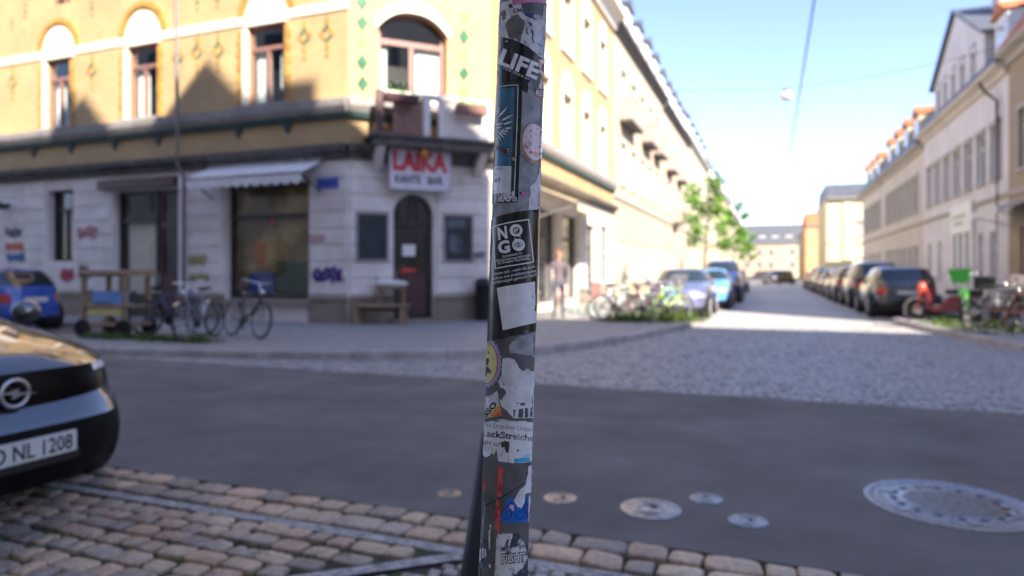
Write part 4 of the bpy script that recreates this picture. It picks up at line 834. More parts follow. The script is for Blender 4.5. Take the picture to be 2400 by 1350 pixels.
for e, gs, z0, x0_, x1_ in ((bl, [(-34, 1.4, 2.0), (-27, 1.2, 1.6), (-20, 1.5, 1.9), (-12.5, 1.4, 1.8), (-6.2, 1.2, 1.5), (-.9, 1.0, 1.6), (3.6, 1.5, 2.1)], 21.6, -40, 10.4), (b2, [(22, 1.0, .4), (31, 1.0, .4), (42, 1, .4)], 20.3, 13.3, 60)):
    mb = MB(); mb.add([(x0_, -1.5, z0 + .004), (x1_, -1.5, z0 + .004), (x1_, -4, z0 + 1.2), (x0_, -4, z0 + 1.2), (x0_, -13, z0 + .004), (x1_, -13, z0 + .004)], [(0, 1, 2, 3), (3, 2, 5, 4), (0, 3, 4), (1, 5, 2), (0, 4, 5, 1)]); mb.build('roof', M['rooftile'], e)
    for x, hw0, hh in gs:
        mb = MB(); mb.prism([(x - hw0, z0), (x + hw0, z0), (x + hw0, z0 + hh * .35), (x, z0 + hh), (x - hw0, z0 + hh * .35)], -1.75, -4.2, lambda a_, b_, q: (a_, q, b_)); mb.build('roof_gable', M['h4'], e)
    n = int((x1_ - x0_) / 2.8)
    for i in range(n):
        for zf in (1.2, 4.8, 8.4, 12, 15.6):
            mb = MB(); x = x0_ + 1 + i * 2.8; mb.box(x, x + 1.1, -1.7, -1.66, zf, zf + 1.9); mb.build('window', M['pane'], e)
mb = MB(); mb.box(5.2, 6.95, -3.2, -1.72, 21.6, 22.8); mb.build('roof_box', M['h4'], bl)
mb = MB(); mb.box(-1.6, -1.2, -2.2, -1.75, 21.6, 23.3); mb.build('chimney', M['rooftile'], bl)

# ------------------------------------------------------------------ cars: rings of the plan outline lofted over height
XFT = [(.16, -.13), (.24, -.05), (.34, -.01), (.45, 0), (.6, -.025), (.7, -.055), (.78, -.1), (.84, -.2), (.90, -.45), (.96, -.8), (1.0, -1.08), (1.12, -1.3), (1.36, -1.8), (1.41, -2.0), (1.44, -2.5)]
XFO = [(.16, -.13), (.24, -.05), (.34, -.01), (.45, 0), (.50, -.004), (.55, -.035), (.60, -.085), (.7, -.10), (.78, -.125), (.815, -.2), (.85, -.33), (.90, -.58), (.96, -.9), (1.0, -1.12), (1.12, -1.3), (1.36, -1.8), (1.41, -2.0), (1.44, -2.5)]
XRT = {'hatch': [(.16, .12), (.3, .01), (.5, 0), (.7, .03), (.86, .08), (1.0, .14), (1.12, .22), (1.36, .46), (1.41, .6), (1.44, 1.1)],
       'suv': [(.16, .1), (.3, .01), (.5, 0), (.8, .03), (1.0, .07), (1.12, .12), (1.36, .28), (1.41, .4), (1.44, .9)]}
WT = [(.16, .84), (.24, .93), (.38, .985), (.55, 1), (.75, .99), (.9, .965), (1.0, .935), (1.12, .885), (1.36, .74), (1.41, .64), (1.44, .42)]
ZL = [.16, .2, .26, .33, .39, .45, .50, .55, .60, .645, .69, .735, .78, .815, .85, .89, .93, .965, 1.0, 1.03, 1.1, 1.2, 1.3, 1.36, 1.39, 1.415, 1.433, 1.44]
def car(label, pnt, loc, rz, L_=4.1, W=1.76, H=1.44, style='hatch', group=None, opel=False, name='parked_car', cat='car', tailm=None, plate_txt=True, bump_dark=False):
    e = empty(name, loc, rz, label, cat, group); M_ = 12; k = H / 1.44; hw = W / 2; n_ = 4.2; rings = []; meta = []
    def warp(z, yn, front):
        if opel and front and .5 < z < .78: return z + .085 * (yn ** 2.2) * (1 - abs(z - .62) / .16 if z > .62 else (z - .5) / .12) * (1 if z < .72 else .5)
        return z
    for z in ZL:
        xf = L_ / 2 + lerp_tab(XFO if opel else XFT, z); xr = -L_ / 2 + lerp_tab(XRT[style], z); cx = (xf + xr) / 2; ax = (xf - xr) / 2; wd = hw * lerp_tab(WT, z); c = .5 ** (1 / n_); ring = []
        for i in range(M_): t = -c + 2 * c * i / M_; ring.append(('f', cx + ax * (1 - abs(t) ** n_) ** (1 / n_), wd * t))
        for i in range(M_): t = c - 2 * c * i / M_; ring.append(('l', cx + ax * t, wd * (1 - abs(t) ** n_) ** (1 / n_)))
        for i in range(M_): t = c - 2 * c * i / M_; ring.append(('r', cx - ax * (1 - abs(t) ** n_) ** (1 / n_), wd * t))
        for i in range(M_): t = -c + 2 * c * i / M_; ring.append(('s', cx + ax * t, -wd * (1 - abs(t) ** n_) ** (1 / n_)))
        zz = []
        for (sg, x, y) in ring:
            fr = sg == 'f' or (sg in 'ls' and x > xf - .45); yn = abs(y) / wd
            crown = .03 * (1 - yn ** 2) if (.8 < z < 1.0 and x > 0) else 0
            zz.append((x, y, warp(z, yn, fr) * k + crown))
        rings.append(zz); meta.append((xf, xr, wd, [q[0] for q in ring]))
    N = 4 * M_; parts = {}
    V = [p for r in rings for p in r]
    for j in range(len(ZL) - 1):
        xf, xr, wd, sg = meta[j]; zc = (ZL[j] + ZL[j + 1]) / 2
        for i in range(N):
            f = (j * N + i, j * N + (i + 1) % N, (j + 1) * N + (i + 1) % N, (j + 1) * N + i)
            x = sum(V[q][0] for q in f) / 4; y = sum(V[q][1] for q in f) / 4; yn = abs(y) / wd; s_ = sg[i]; p = 'body'; side = 'l' if y > 0 else 'r'
            if 1.03 < zc < 1.36:
                if s_ == 'f' and yn < .80: p = 'windshield'
                elif s_ == 'r' and yn < .80: p = 'rear_window'
                elif s_ in 'ls' and xr + .42 < x < xf - .32 and abs(x + .1) > .05: p = 'side_window_' + side + ('f' if x > -.1 else 'b')
            elif opel:
                front = s_ == 'f' or (s_ in 'ls' and x > L_ / 2 - .62)
                if front and .60 < zc < .78: p = 'headlight_' + side if zc > .735 and (yn > .6 or s_ != 'f') and x > L_ / 2 - .55 else 'grille'
                if front and .45 < zc < .50 and s_ != 'f' and x > L_ / 2 - .5: p = 'fog_' + side
                elif zc < .50 and (front or zc < .3): p = 'bumper'
            else:
                if s_ == 'f' and yn > .5 and .60 < zc < .735 or (s_ in 'ls' and x > L_ / 2 - .5 and .60 < zc < .735): p = 'headlight_' + side
                elif s_ == 'f' and yn < .45 and .5 < zc < .69: p = 'grille'
                elif (s_ == 'r' and yn > .58 and .645 < zc < (.85 if style == 'hatch' else .93)) or (s_ in 'ls' and x < -L_ / 2 + .38 and .645 < zc < .85): p = 'taillight_' + side
                elif zc < (.45 if bump_dark else .30): p = 'bumper'
            parts.setdefault(p, []).append(f)
    parts['body'].append(tuple((len(ZL) - 1) * N + i for i in range(N)))
    mats = {'body': pnt, 'windshield': M['carglass'], 'rear_window': M['carglass'], 'grille': M['visor'] if opel else M['black'], 'bumper': M['mattblack'] if opel else M['black']}
    for p, fs in parts.items():
        q = p.split('_')[0]; nm = {'side': 'side_window', 'headlight': 'headlight', 'taillight': 'taillight', 'fog': 'fog_light', 'rear': 'rear_window'}.get(q, p)
        m_ = mats.get(p) or {'side': M['carglass'], 'headlight': M['led'] if opel else M['lens'], 'taillight': tailm if (tailm and p.endswith('r')) else M['tail'], 'fog': M['lens']}[q]
        used = sorted({i for f in fs for i in f}); mp = {i: q_ for q_, i in enumerate(used)}; mb = MB(); mb.add([V[i] for i in used], [tuple(mp[i] for i in f) for f in fs]); mb.build(nm, m_, e, True, world=False, fix=False)
    R = .315 * (1.1 if style == 'suv' else 1)
    for sx in (L_ / 2 - .82, -L_ / 2 + .72):
        for sy in (-1, 1):
            wy = sy * (hw - .1)
            mb = MB(); mb.lathe([(R + .06, -.115), (R + .06, .115)], (sx, wy, R), 24, 'y'); mb.build('wheel_arch', M['black'], e, world=False)
            mb = MB(); mb.lathe([(R * .6, -.13), (R * .9, -.135), (R, -.09), (R, .09), (R * .9, .135), (R * .6, .13)], (sx, wy, R), 28, 'y'); ty = mb.build('wheel', M['rubber'], e, True, world=False)
            mb = MB(); yo = wy + sy * .128; mb.lathe([(R * .62, 0), (R * .62, sy * .012), (R * .5, -sy * .02), (R * .16, -sy * .03), (R * .14, sy * .01), (0, sy * .01)], (sx, yo, R), 24, 'y')
            for q in range(5):
                t = 2 * math.pi * q / 5; mb.tube([(sx + R * .1 * math.cos(t), yo + sy * .012, R + R * .1 * math.sin(t)), (sx + R * .6 * math.cos(t), yo + sy * .012, R + R * .6 * math.sin(t))], .028, 5)
            mb.build('rim', M['silver'], ty, True, world=False)
    for sy in (-1, 1):
        mb = MB(); mb.ball((L_ / 2 - 1.42, sy * (hw + .06), 1.03 * k), .07, .1, .075); mb.build('mirror', pnt, e, True, world=False)
    pz = .40 if opel else .46
    mb = MB(); xx = L_ / 2 + .004; mb.box(xx, xx + .02, -.26, .26, pz - .055, pz + .055); pl = mb.build('number_plate', M['plate'], e, world=False)
    mb = MB(); mb.box(xx - .03, xx + .004, -.29, .29, pz - .1, pz - .05); mb.build('plate_holder', M['black'], e, world=False)
    if opel:
        vs, fs = TX['plate']; mb = MB(); mb.add([(xx + .0215, -.225 + .46 * x, pz - .038 + .076 * y) for x, y in vs], fs); mb.build('lettering', M['ink'], pl, world=False)
        mb = MB(); mb.box(xx + .0205, xx + .0215, -.258, -.228, pz - .053, pz + .053); mb.build('country_band', M['blueplate'], pl, world=False)
    else:
        pz2 = .72 * k if style == 'hatch' else .8 * k; xb = -L_ / 2 + lerp_tab(XRT[style], .72); mb = MB(); mb.box(xb - .022, xb - .004, -.26, .26, pz2 - .055, pz2 + .055); pl = mb.build('number_plate', M['plate'], e, world=False)
    return e
opel = car('black hatchback nose with round lightning badge at lower left', paint('black_car_paint', (0.008, 0.009, 0.013), 0, 2.3), (-3.53 - 2.03, 2.29, 0), 0, 4.06, 1.76, 1.44, 'hatch', None, True)
mb = MB(); xb = 2.03 - .10; mb.torus((xb + .03, 0, .685), .068, .0105, 'x', 36, 8)
mb.add([(xb + .032, -.115, .697), (xb + .038, -.03, .697), (xb + .038, .02, .712), (xb + .032, .01, .69), (xb + .032, .115, .672), (xb + .038, .03, .672), (xb + .038, -.02, .657), (xb + .032, -.01, .68)], [(0, 1, 2, 3, 4, 5, 6, 7)])
mb.build('badge', M['silver'], opel, True, world=False)
mb = MB(); mb.tube([(2.03 - 1.05, -.6, 1.01), (2.03 - 1.2, .2, 1.04)], .012, 6); mb.build('wiper', M['black'], opel, world=False)
car('blue hatchback with amber rear light parked by the café wall', paint('blue_car_paint', (0.02, 0.075, 0.36)), (-15.3 - 1.9, 10.2, 0), math.pi, 3.8, 1.72, 1.42, 'hatch', None, False, tailm=M['amber'])
GPR = 'cars parked along the right kerb'; GPL = 'cars parked along the left kerb'
HB = math.pi / 2
pt = {n: paint(n + '_paint', c, m_) for n, c, m_ in (('night_blue', (0.02, 0.04, 0.1), .2), ('anthracite', (0.03, 0.035, 0.045), .3), ('silver', (0.42, 0.42, 0.42), .7), ('pearl', (0.6, 0.58, 0.54), 0), ('lavender', (0.16, 0.17, 0.3), .4), ('sky', (0.12, 0.35, 0.72), 0), ('deep_blue', (0.015, 0.045, 0.2), .2), ('bronze', (0.06, 0.045, 0.04), .3), ('grey', (0.2, 0.2, 0.21), .5), ('crimson', (0.3, 0.03, 0.03), 0))}
# right row: rears towards the viewer (front along +y)
for (y, x, nm, st, H, L_, lb) in ((21.7, 3.62, 'anthracite', 'hatch', 1.5, 4.3, 'dark hatchback nearest the kerb end, right row'), (27.0, 3.6, 'anthracite', 'suv', 1.72, 4.5, 'tall dark off-roader, second in the right row'), (32.3, 3.55, 'bronze', 'suv', 1.6, 4.4, 'bronze car, third in the right row'), (37.5, 3.6, 'silver', 'hatch', 1.46, 4.1, 'silver hatchback, fourth in the right row'),
        (42.6, 3.6, 'grey', 'hatch', 1.46, 4.1, 'grey hatchback, fifth in the right row'), (48, 3.55, 'pearl', 'suv', 1.6, 4.4, 'pearl coloured car, sixth in the right row'), (54, 3.6, 'anthracite', 'suv', 1.75, 4.6, 'tall dark car, seventh in the right row'), (61, 3.6, 'crimson', 'hatch', 1.46, 4.1, 'reddish car at the far end of the right row')):
    car(lb, pt[nm], (x, y + L_ / 2, 0), HB, L_, 1.8, H, st, GPR, bump_dark=True)
# left row: fronts towards the viewer
for (y, x, nm, st, H, L_, lb) in ((19.4, -2.55, 'lavender', 'hatch', 1.46, 4.1, 'lavender grey hatchback behind the heap of bicycles'), (24.6, -2.25, 'sky', 'hatch', 1.48, 4.0, 'bright blue hatchback, second in the left row'), (30.2, -2.1, 'deep_blue', 'suv', 1.9, 4.6, 'tall deep blue van, third in the left row'), (38, -2.3, 'silver', 'hatch', 1.46, 4.1, 'silver car beside the far tree, left row'), (46, -2.3, 'pearl', 'hatch', 1.46, 4.1, 'pale car far down the left row')):
    car(lb, pt[nm], (x, y + L_ / 2, 0), -HB, L_, 1.78, H, st, GPL)
car('dark brown car crossing at the far end of the side street', pt['bronze'], (0.9, 84, 0), -HB - .55, 4.5, 1.85, 1.65, 'suv', name='moving_car')

# ------------------------------------------------------------------ bicycles
def bike(label, loc, rz, col, lean=.12, basket=None, group='parked bicycles', scale=1.0, step=False, steer=0.0, fender=None, name='bicycle', tyre=None):
    e = empty(name, loc, rz, label, 'bicycle', group, tilt=None); e.rotation_euler = (lean, 0, rz); e.scale = (scale,) * 3
    R = .335; wb = .53; tyre = tyre or M['rubber']
    def wheel(x):
        mb = MB(); mb.torus((x, 0, R), R - .02, .02, 'y', 32, 6); wh = mb.build('wheel', tyre, e, True, world=False)
        mb = MB(); mb.torus((x, 0, R), R - .045, .011, 'y', 28, 5); mb.tube([(x, -.05, R), (x, .05, R)], .02, 8)
        for k in range(14):
            t = 2 * math.pi * k / 14; mb.tube([(x, .025 * (-1) ** k, R), (x + (R - .05) * math.cos(t), 0, R + (R - .05) * math.sin(t))], .0022, 3, False)
        mb.build('rim', M['silver'], wh, True, world=False)
    wheel(-wb); wheel(wb); mb = MB(); bb = (-.06, 0, .29); seat = (-.22, 0, .78); head = (.36, 0, .82 if not step else .7); headl = (.4, 0, .68 if not step else .6)
    mb.tube([bb, seat], .018, 8); mb.tube([bb, headl], .02, 8)
    if step: mb.tube([(.0, 0, .38), (.38, 0, .66)], .018, 8)
    else: mb.tube([seat, head], .017, 8)
    for sy in (-.045, .045): mb.tube([(bb[0], sy * .5, bb[2]), (-wb, sy, R)], .01, 6); mb.tube([(seat[0], sy * .4, seat[2] - .08), (-wb, sy, R)], .009, 6)
    mb.tube([headl, (head[0] - .015, 0, head[2] + .03)], .022, 8); mb.build('frame', col, e, True, world=False)
    mb = MB()
    for sy in (-.045, .045): mb.tube([(.4, sy * .9, .66), (.44, sy, .52), (wb, sy, R)], .012, 6)
    mb.tube([(.405, -.045, .665), (.405, .045, .665)], .014, 6); mb.build('fork', col, e, True, world=False)
    mb = MB(); mb.tube([(.345, 0, head[2]), (.32, 0, 1.0)], .014, 8); mb.tube([(.2, -.3, 1.04), (.3, -.24, 1.03), (.35, 0, .99), (.3, .24, 1.03), (.2, .3, 1.04)], .012, 8); mb.build('handlebar', M['chrome'], e, True, world=False)
    for sy in (-1, 1): mb = MB(); mb.tube([(.15, sy * .315, 1.045), (.24, sy * .27, 1.035)], .018, 8); mb.build('grip', M['black'], e, True, world=False)
    mb = MB(); mb.add([(-.38, -.08, .93), (-.38, .08, .93), (-.2, .06, .92), (-.04, .02, .92), (-.04, -.02, .92), (-.2, -.06, .92), (-.36, -.07, .88), (-.36, .07, .88), (-.2, .04, .87), (-.05, .012, .89), (-.05, -.012, .89), (-.2, -.04, .87)], [(0, 1, 2, 3, 4, 5), (11, 10, 9, 8, 7, 6)] + [(i, 6 + i, 6 + (i + 1) % 6, (i + 1) % 6) for i in range(6)]); sd = mb.build('saddle', M['black'], e, True, world=False)
    mb = MB(); mb.tube([(-.22, 0, .76), (-.245, 0, .9)], .013, 8); mb.build('seat_post', M['chrome'], e, True, world=False)
    mb = MB(); mb.lathe([(.09, -.004), (.09, .004)], (bb[0], -.06, bb[2]), 20, 'y'); mb.tube([(bb[0], -.08, bb[2]), (bb[0] + .12, -.085, bb[2] - .12)], .01, 6); mb.tube([(bb[0], .08, bb[2]), (bb[0] - .12, .085, bb[2] + .12)], .01, 6); mb.box(bb[0] + .07, bb[0] + .17, -.18, -.09, bb[2] - .135, bb[2] - .11); mb.box(bb[0] - .17, bb[0] - .07, .09, .18, bb[2] + .11, bb[2] + .135); mb.build('crank', M['black'], e, world=False)
    mb = MB(); mb.ball((.44, 0, .84), .04, .045, .045, 10, 7); mb.build('lamp', M['chrome'], e, True, world=False)
    if fender:
        for x in (-wb, wb):
            mb = MB(); vs = []; n = 12
            for i in range(n + 1):
                t = math.pi * (.05 + .75 * i / n) if x < 0 else math.pi * (.3 + .75 * i / n)
                for sy in (-.035, .035): vs.append((x + (R + .03) * math.cos(t), sy, R + (R + .03) * math.sin(t)))
            mb.add(vs, [(2 * i, 2 * i + 1, 2 * i + 3, 2 * i + 2) for i in range(n)]); mb.build('mudguard', fender, e, True, world=False, fix=False)
    if basket:
        mb = MB(); z0, z1 = .86, 1.14
        mb.add([(.42, -.13, z0), (.66, -.13, z0), (.66, .13, z0), (.42, .13, z0), (.38, -.19, z1), (.74, -.19, z1), (.74, .19, z1), (.38, .19, z1)], [(0, 3, 2, 1), (0, 1, 5, 4), (1, 2, 6, 5), (2, 3, 7, 6), (3, 0, 4, 7)]); mb.build('basket', basket, e, world=False)
    return e
pc = {n: mat(n + '_bike_paint', c, .3, var=.05, coat=.5) for n, c in (('black', (.015, .015, .018)), ('blue', (.03, .08, .2)), ('green', (.03, .2, .03)), ('maroon', (.15, .02, .03)), ('white', (.6, .6, .6)), ('mint', (.2, .45, .38)), ('lime', (.3, .45, .05)), ('grey', (.25, .25, .27)), ('red', (.5, .03, .03)))}
ZP = .12
def at(u, v, z=ZP): p = gp(u, v, z); return (p.x, p.y, z)
GB = 'bicycles parked on the left pavement'; GH_ = 'bicycles heaped at the left street corner'; GRB = 'bicycles on the right pavement'
bike('dark blue bicycle with big front wheel beside the wooden cart', (-10.5, 9.55, ZP), .35, pc['blue'], .1, group=GB)
bike('silver black bicycle seen head-on outside the café', (-9.45, 9.15, ZP), -1.25, pc['grey'], .08, group=GB, fender=M['silver'])
bike('black bicycle leaning behind the head-on bicycle outside the café', (-9.0, 9.75, ZP), -.35, pc['black'], -.12, group=GB)
for i, (x, y, r, c, ln, bs, lb) in enumerate(((-3.5, 16.6, .5, 'black', .2, None, 'black bicycle at the left of the corner heap'), (-3.0, 16.9, .75, 'maroon', .15, None, 'maroon bicycle in the middle of the corner heap'), (-2.6, 17.0, .4, 'mint', -.15, M['silver'], 'mint bicycle with basket in the corner heap'), (-2.35, 16.5, .9, 'lime', .1, None, 'lime bicycle at the right of the corner heap'), (-3.7, 17.2, 1.1, 'white', -.1, None, 'white bicycle behind the corner heap'))):
    bike(lb, (x, y, ZP), r, pc[c], ln, bs, GH_)
bike('green hire bicycle with large green front basket', (4.25, 18.3, ZP), -1.9, pc['green'], .06, pc['green'], GRB, 1.12, True, fender=pc['green'], name='hire_bicycle')
bike('maroon bicycle behind the picnic table at the right edge', (5.3, 18.3, ZP), -1.0, pc['maroon'], .15, None, GRB)
bike('grey bicycle between hire bicycle and picnic table', (4.75, 18.0, ZP), -1.4, pc['grey'], -.12, M['silver'], GRB)
bike('black bicycle lying nearest the right kerb', (4.6, 17.0, ZP), -.9, pc['black'], .2, None, GRB)
# wooden cargo cart bicycle
e = empty('cargo_cart', (-11.45, 9.1, ZP), .2, 'wooden box cart with roof board and small black wheels', 'cart')
for x in (-.42, .42):
    for y in (-.3, .3): mb = MB(); mb.box(x - .035, x + .035, y - .035, y + .035, .18, 1.12); mb.build('cart_post', M['wood'], e, world=False)
for z0, z1, m_ in ((1.12, 1.24, 'wood'), (.55, .6, 'wood'), (.2, .26, 'wood')):
    mb = MB(); mb.cbox(-.52, .52, -.36, .36, z0, z1, .03); mb.build('cart_board', M[m_], e, world=False)
mb = MB(); mb.cbox(-.38, .38, -.29, -.26, .4, .56, .01); mb.build('cart_side', M['cream'], e, world=False)
mb = MB(); mb.cbox(-.36, .1, -.2, .2, .6, .84, .04); mb.build('blue_bag', M['sky_cloth'] if 'sky_cloth' in M else mat('pale_blue_cloth', (.2, .35, .75), .8), e, world=False)
for x in (-.42, .42):
    for y in (-.34, .34): mb = MB(); mb.torus((x, y, .17), .125, .045, 'y', 20, 8); mb.lathe([(.1, -.02), (.1, .02)], (x, y, .17), 14, 'y'); mb.build('wheel', M['rubber'], e, True, world=False)
# red and white moped
e = empty('moped', (3.95, 19.2, ZP), 2.5, 'red and white moped beside the dark hatchback', 'moped'); RW = .25
for x in (-.6, .6):
    mb = MB(); mb.torus((x, 0, RW), RW - .045, .045, 'y', 24, 8); wh = mb.build('wheel', M['rubber'], e, True, world=False); mb = MB(); mb.lathe([(.15, -.025), (.15, .025)], (x, 0, RW), 18, 'y'); mb.build('rim', M['silver'], wh, True, world=False)
mb = MB(); vs = []; n = 12
for i in range(n + 1):
    t = math.pi * (-.15 + .95 * i / n)
    for q, sy in ((0, -.07), (.03, -.04), (.04, 0), (.03, .04), (0, .07)): vs.append((.6 + (RW + .04 + q) * math.cos(t), sy, RW + (RW + .04 + q) * math.sin(t)))
mb.add(vs, [(5 * i + j, 5 * i + j + 1, 5 * i + j + 6, 5 * i + j + 5) for i in range(n) for j in range(4)]); mb.build('front_fender', M['offwhite'], e, True, world=False, fix=False)
mb = MB(); mb.tube([(.6, -.07, RW), (.44, -.06, .75)], .025, 8); mb.tube([(.6, .07, RW), (.44, .06, .75)], .025, 8); mb.build('fork', pc['red'], e, True, world=False)
mb = MB(); mb.ball((.48, 0, .78), .11, .14, .19); mb.build('headlamp_fairing', mat('orange_red_plastic', (.75, .09, .04), .3, coat=.6), e, True, world=False)
mb = MB(); mb.tube([(.42, 0, .7), (.36, 0, 1.0)], .03, 8); mb.tube([(.28, -.34, 1.06), (.36, 0, 1.0), (.28, .34, 1.06)], .016, 8); mb.build('handlebar', M['black'], e, True, world=False)
mb = MB(); mb.prism([(.4, .75), (.34, .3), (.1, .22), (-.3, .24), (-.7, .5), (-.85, .68), (-.2, .62), (.05, .36), (.25, .4), (.32, .75)], -.13, .13, lambda x, z, y: (x, y, z)); mb.build('body', pc['maroon'], e, world=False)
mb = MB(); mb.cbox(-.85, -.12, -.13, .13, .66, .78, .04); mb.build('saddle', M['black'], e, world=False)
mb = MB(); mb.cbox(-1.1, -.75, -.17, .17, .8, 1.1, .04); mb.build('top_box', M['black'], e, world=False)
# picnic table and bench
def picnic(label, loc, rz):
    e = empty('picnic_table', loc, rz, label, 'table')
    for k in range(5): mb = MB(); mb.cbox(-.8, .8, -.36 + k * .145, -.225 + k * .145, .72, .76, .008); mb.build('table_plank', M['wooddark'], e, world=False)
    for y in (-.72, .72):
        for k in (0, 1): mb = MB(); mb.cbox(-.8, .8, y - .13 + k * .135, y - .005 + k * .135, .42, .46, .008); mb.build('seat_plank', M['wooddark'], e, world=False)
    for x in (-.6, .6):
        for sy in (-1, 1): mb = MB(); mb.tube([(x, sy * .62, 0), (x, sy * .2, .72)], .04, 6); mb.build('leg', pc['maroon'], e, world=False)
        mb = MB(); mb.box(x - .03, x + .03, -.8, .8, .36, .42); mb.build('cross_beam', pc['maroon'], e, world=False)
picnic('brown picnic table with reddish legs at the right edge', (5.35, 16.7, ZP), .5)
picnic('brown picnic table behind the first, cut off by the right edge', (7.0, 17.9, ZP), .5)
# bench, fleece stool and bin at the café corner
ang = math.atan2(FC.d.y, FC.d.x); q = FC.pt(.62, .62, ZP); e = empty('bench', q, ang - .55, 'light wooden bench by the café corner', 'bench')
for k in range(3): mb = MB(); mb.cbox(-.65, .65, -.2 + k * .135, -.075 + k * .135, .42, .46, .006); mb.build('seat_plank', M['wood'], e, world=False)
for x in (-.55, .55):
    for y in (-.15, .15): mb = MB(); mb.box(x - .04, x + .04, y - .035, y + .035, 0, .42); mb.build('leg', M['wood'], e, world=False)
mb = MB(); mb.box(-.5, .5, -.02, .02, .3, .38); mb.build('stretcher', M['wooddark'], e, world=False)
q = FC.pt(.95, .3, ZP); e = empty('stool', q, ang - .3, 'wooden stool with white fleece cushion against the café wall', 'stool')
for x in (-.3, .3):
    for y in (-.16, .16): mb = MB(); mb.tube([(x, y, 0), (x * .92, y * .9, .82)], .022, 8); mb.build('leg', M['wood'], e, world=False)
mb = MB(); mb.cbox(-.34, .34, -.2, .2, .82, .87, .01); mb.build('seat', M['wood'], e, world=False); mb = MB(); mb.ball((0, 0, .93), .4, .23, .085, 18, 10); mb.build('cushion', M['wool'], e, True, world=False)
mb = MB(); mb.tube([(-.36, .19, 0), (-.36, .19, 1.15)], .03, 8); mb.build('back_post', M['maroon'], e, world=False)
mb = MB(); mb.tube([(-.28, -.15, .3), (.28, -.15, .3)], .015, 6); mb.build('footrest', M['wood'], e, world=False)
q = FC.pt(3.25, .38, ZP); e = empty('waste_bin', q, ang, 'dark grey waste bin right of the café door', 'bin')
mb = MB(); mb.lathe([(.19, 0), (.2, .05), (.22, .9), (.23, .92), (.21, .92)], (0, 0, 0), 20); mb.build('barrel', M['black'], e, True, world=False, auto=40); mb = MB(); mb.lathe([(.235, .93), (.22, 1.0), (.1, 1.05), (0, 1.06)], (0, 0, 0), 20); mb.build('lid', M['irondark'], e, True, world=False)
# chairs, table and person on the sunny pavement
M['chairblue'] = mat('blue_grey_canvas', (.13, .15, .3), .8); M['mint'] = mat('mint_paint', (.4, .55, .48), .5); M['pink'] = mat('pink_cushion', (.72, .38, .32), .8); M['mauve'] = mat('mauve_grey_cotton', (.26, .21, .22), .9); M['jeans'] = mat('grey_blue_denim', (.12, .13, .17), .9)
def chair(label, loc, rz, fab, fr):
    e = empty('chair', loc, rz, label, 'chair', 'chairs outside the side street shop')
    mb = MB(); mb.cbox(-.22, .22, -.22, .22, .43, .48, .015); mb.build('seat', fab, e, world=False); mb = MB(); mb.cbox(-.22, .22, .2, .24, .55, .9, .012); mb.build('backrest', fab, e, world=False)
    for x in (-.2, .2):
        mb = MB(); mb.tube([(x, -.2, 0), (x, -.18, .43)], .014, 6); mb.build('leg', fr, e, world=False); mb = MB(); mb.tube([(x, .26, 0), (x, .2, .45), (x, .245, .92)], .014, 6); mb.build('leg', fr, e, world=False)
chair('blue canvas chair nearest the sunny shopfront pillar', (-4.9, 20.4, ZP), 2.5, M['chairblue'], M['silver']); chair('dark blue canvas chair, the farther of two by the pillar', (-5.2, 21.8, ZP), 2.2, M['chairblue'], M['silver'])
chair('pink cushioned chair half behind the sticker pole', (-4.75, 18.6, ZP), -.6, M['pink'], M['mint']); chair('mint chair with pink cushion beside the standing person', (-5.3, 17.9, ZP), .9, M['pink'], M['mint'])
e = empty('cafe_table', (-5.0, 19.3, ZP), 0, 'small round mint table between the pavement chairs', 'table'); mb = MB(); mb.lathe([(.32, .7), (.33, .71), (.33, .735), (0, .735)], (0, 0, 0), 20); mb.build('table_top', M['mint'], e, world=False); mb = MB(); mb.tube([(0, 0, .02), (0, 0, .7)], .025, 8); mb.lathe([(.22, 0), (.2, .02), (.03, .03)], (0, 0, 0), 16); mb.build('pedestal', M['mint'], e, world=False)
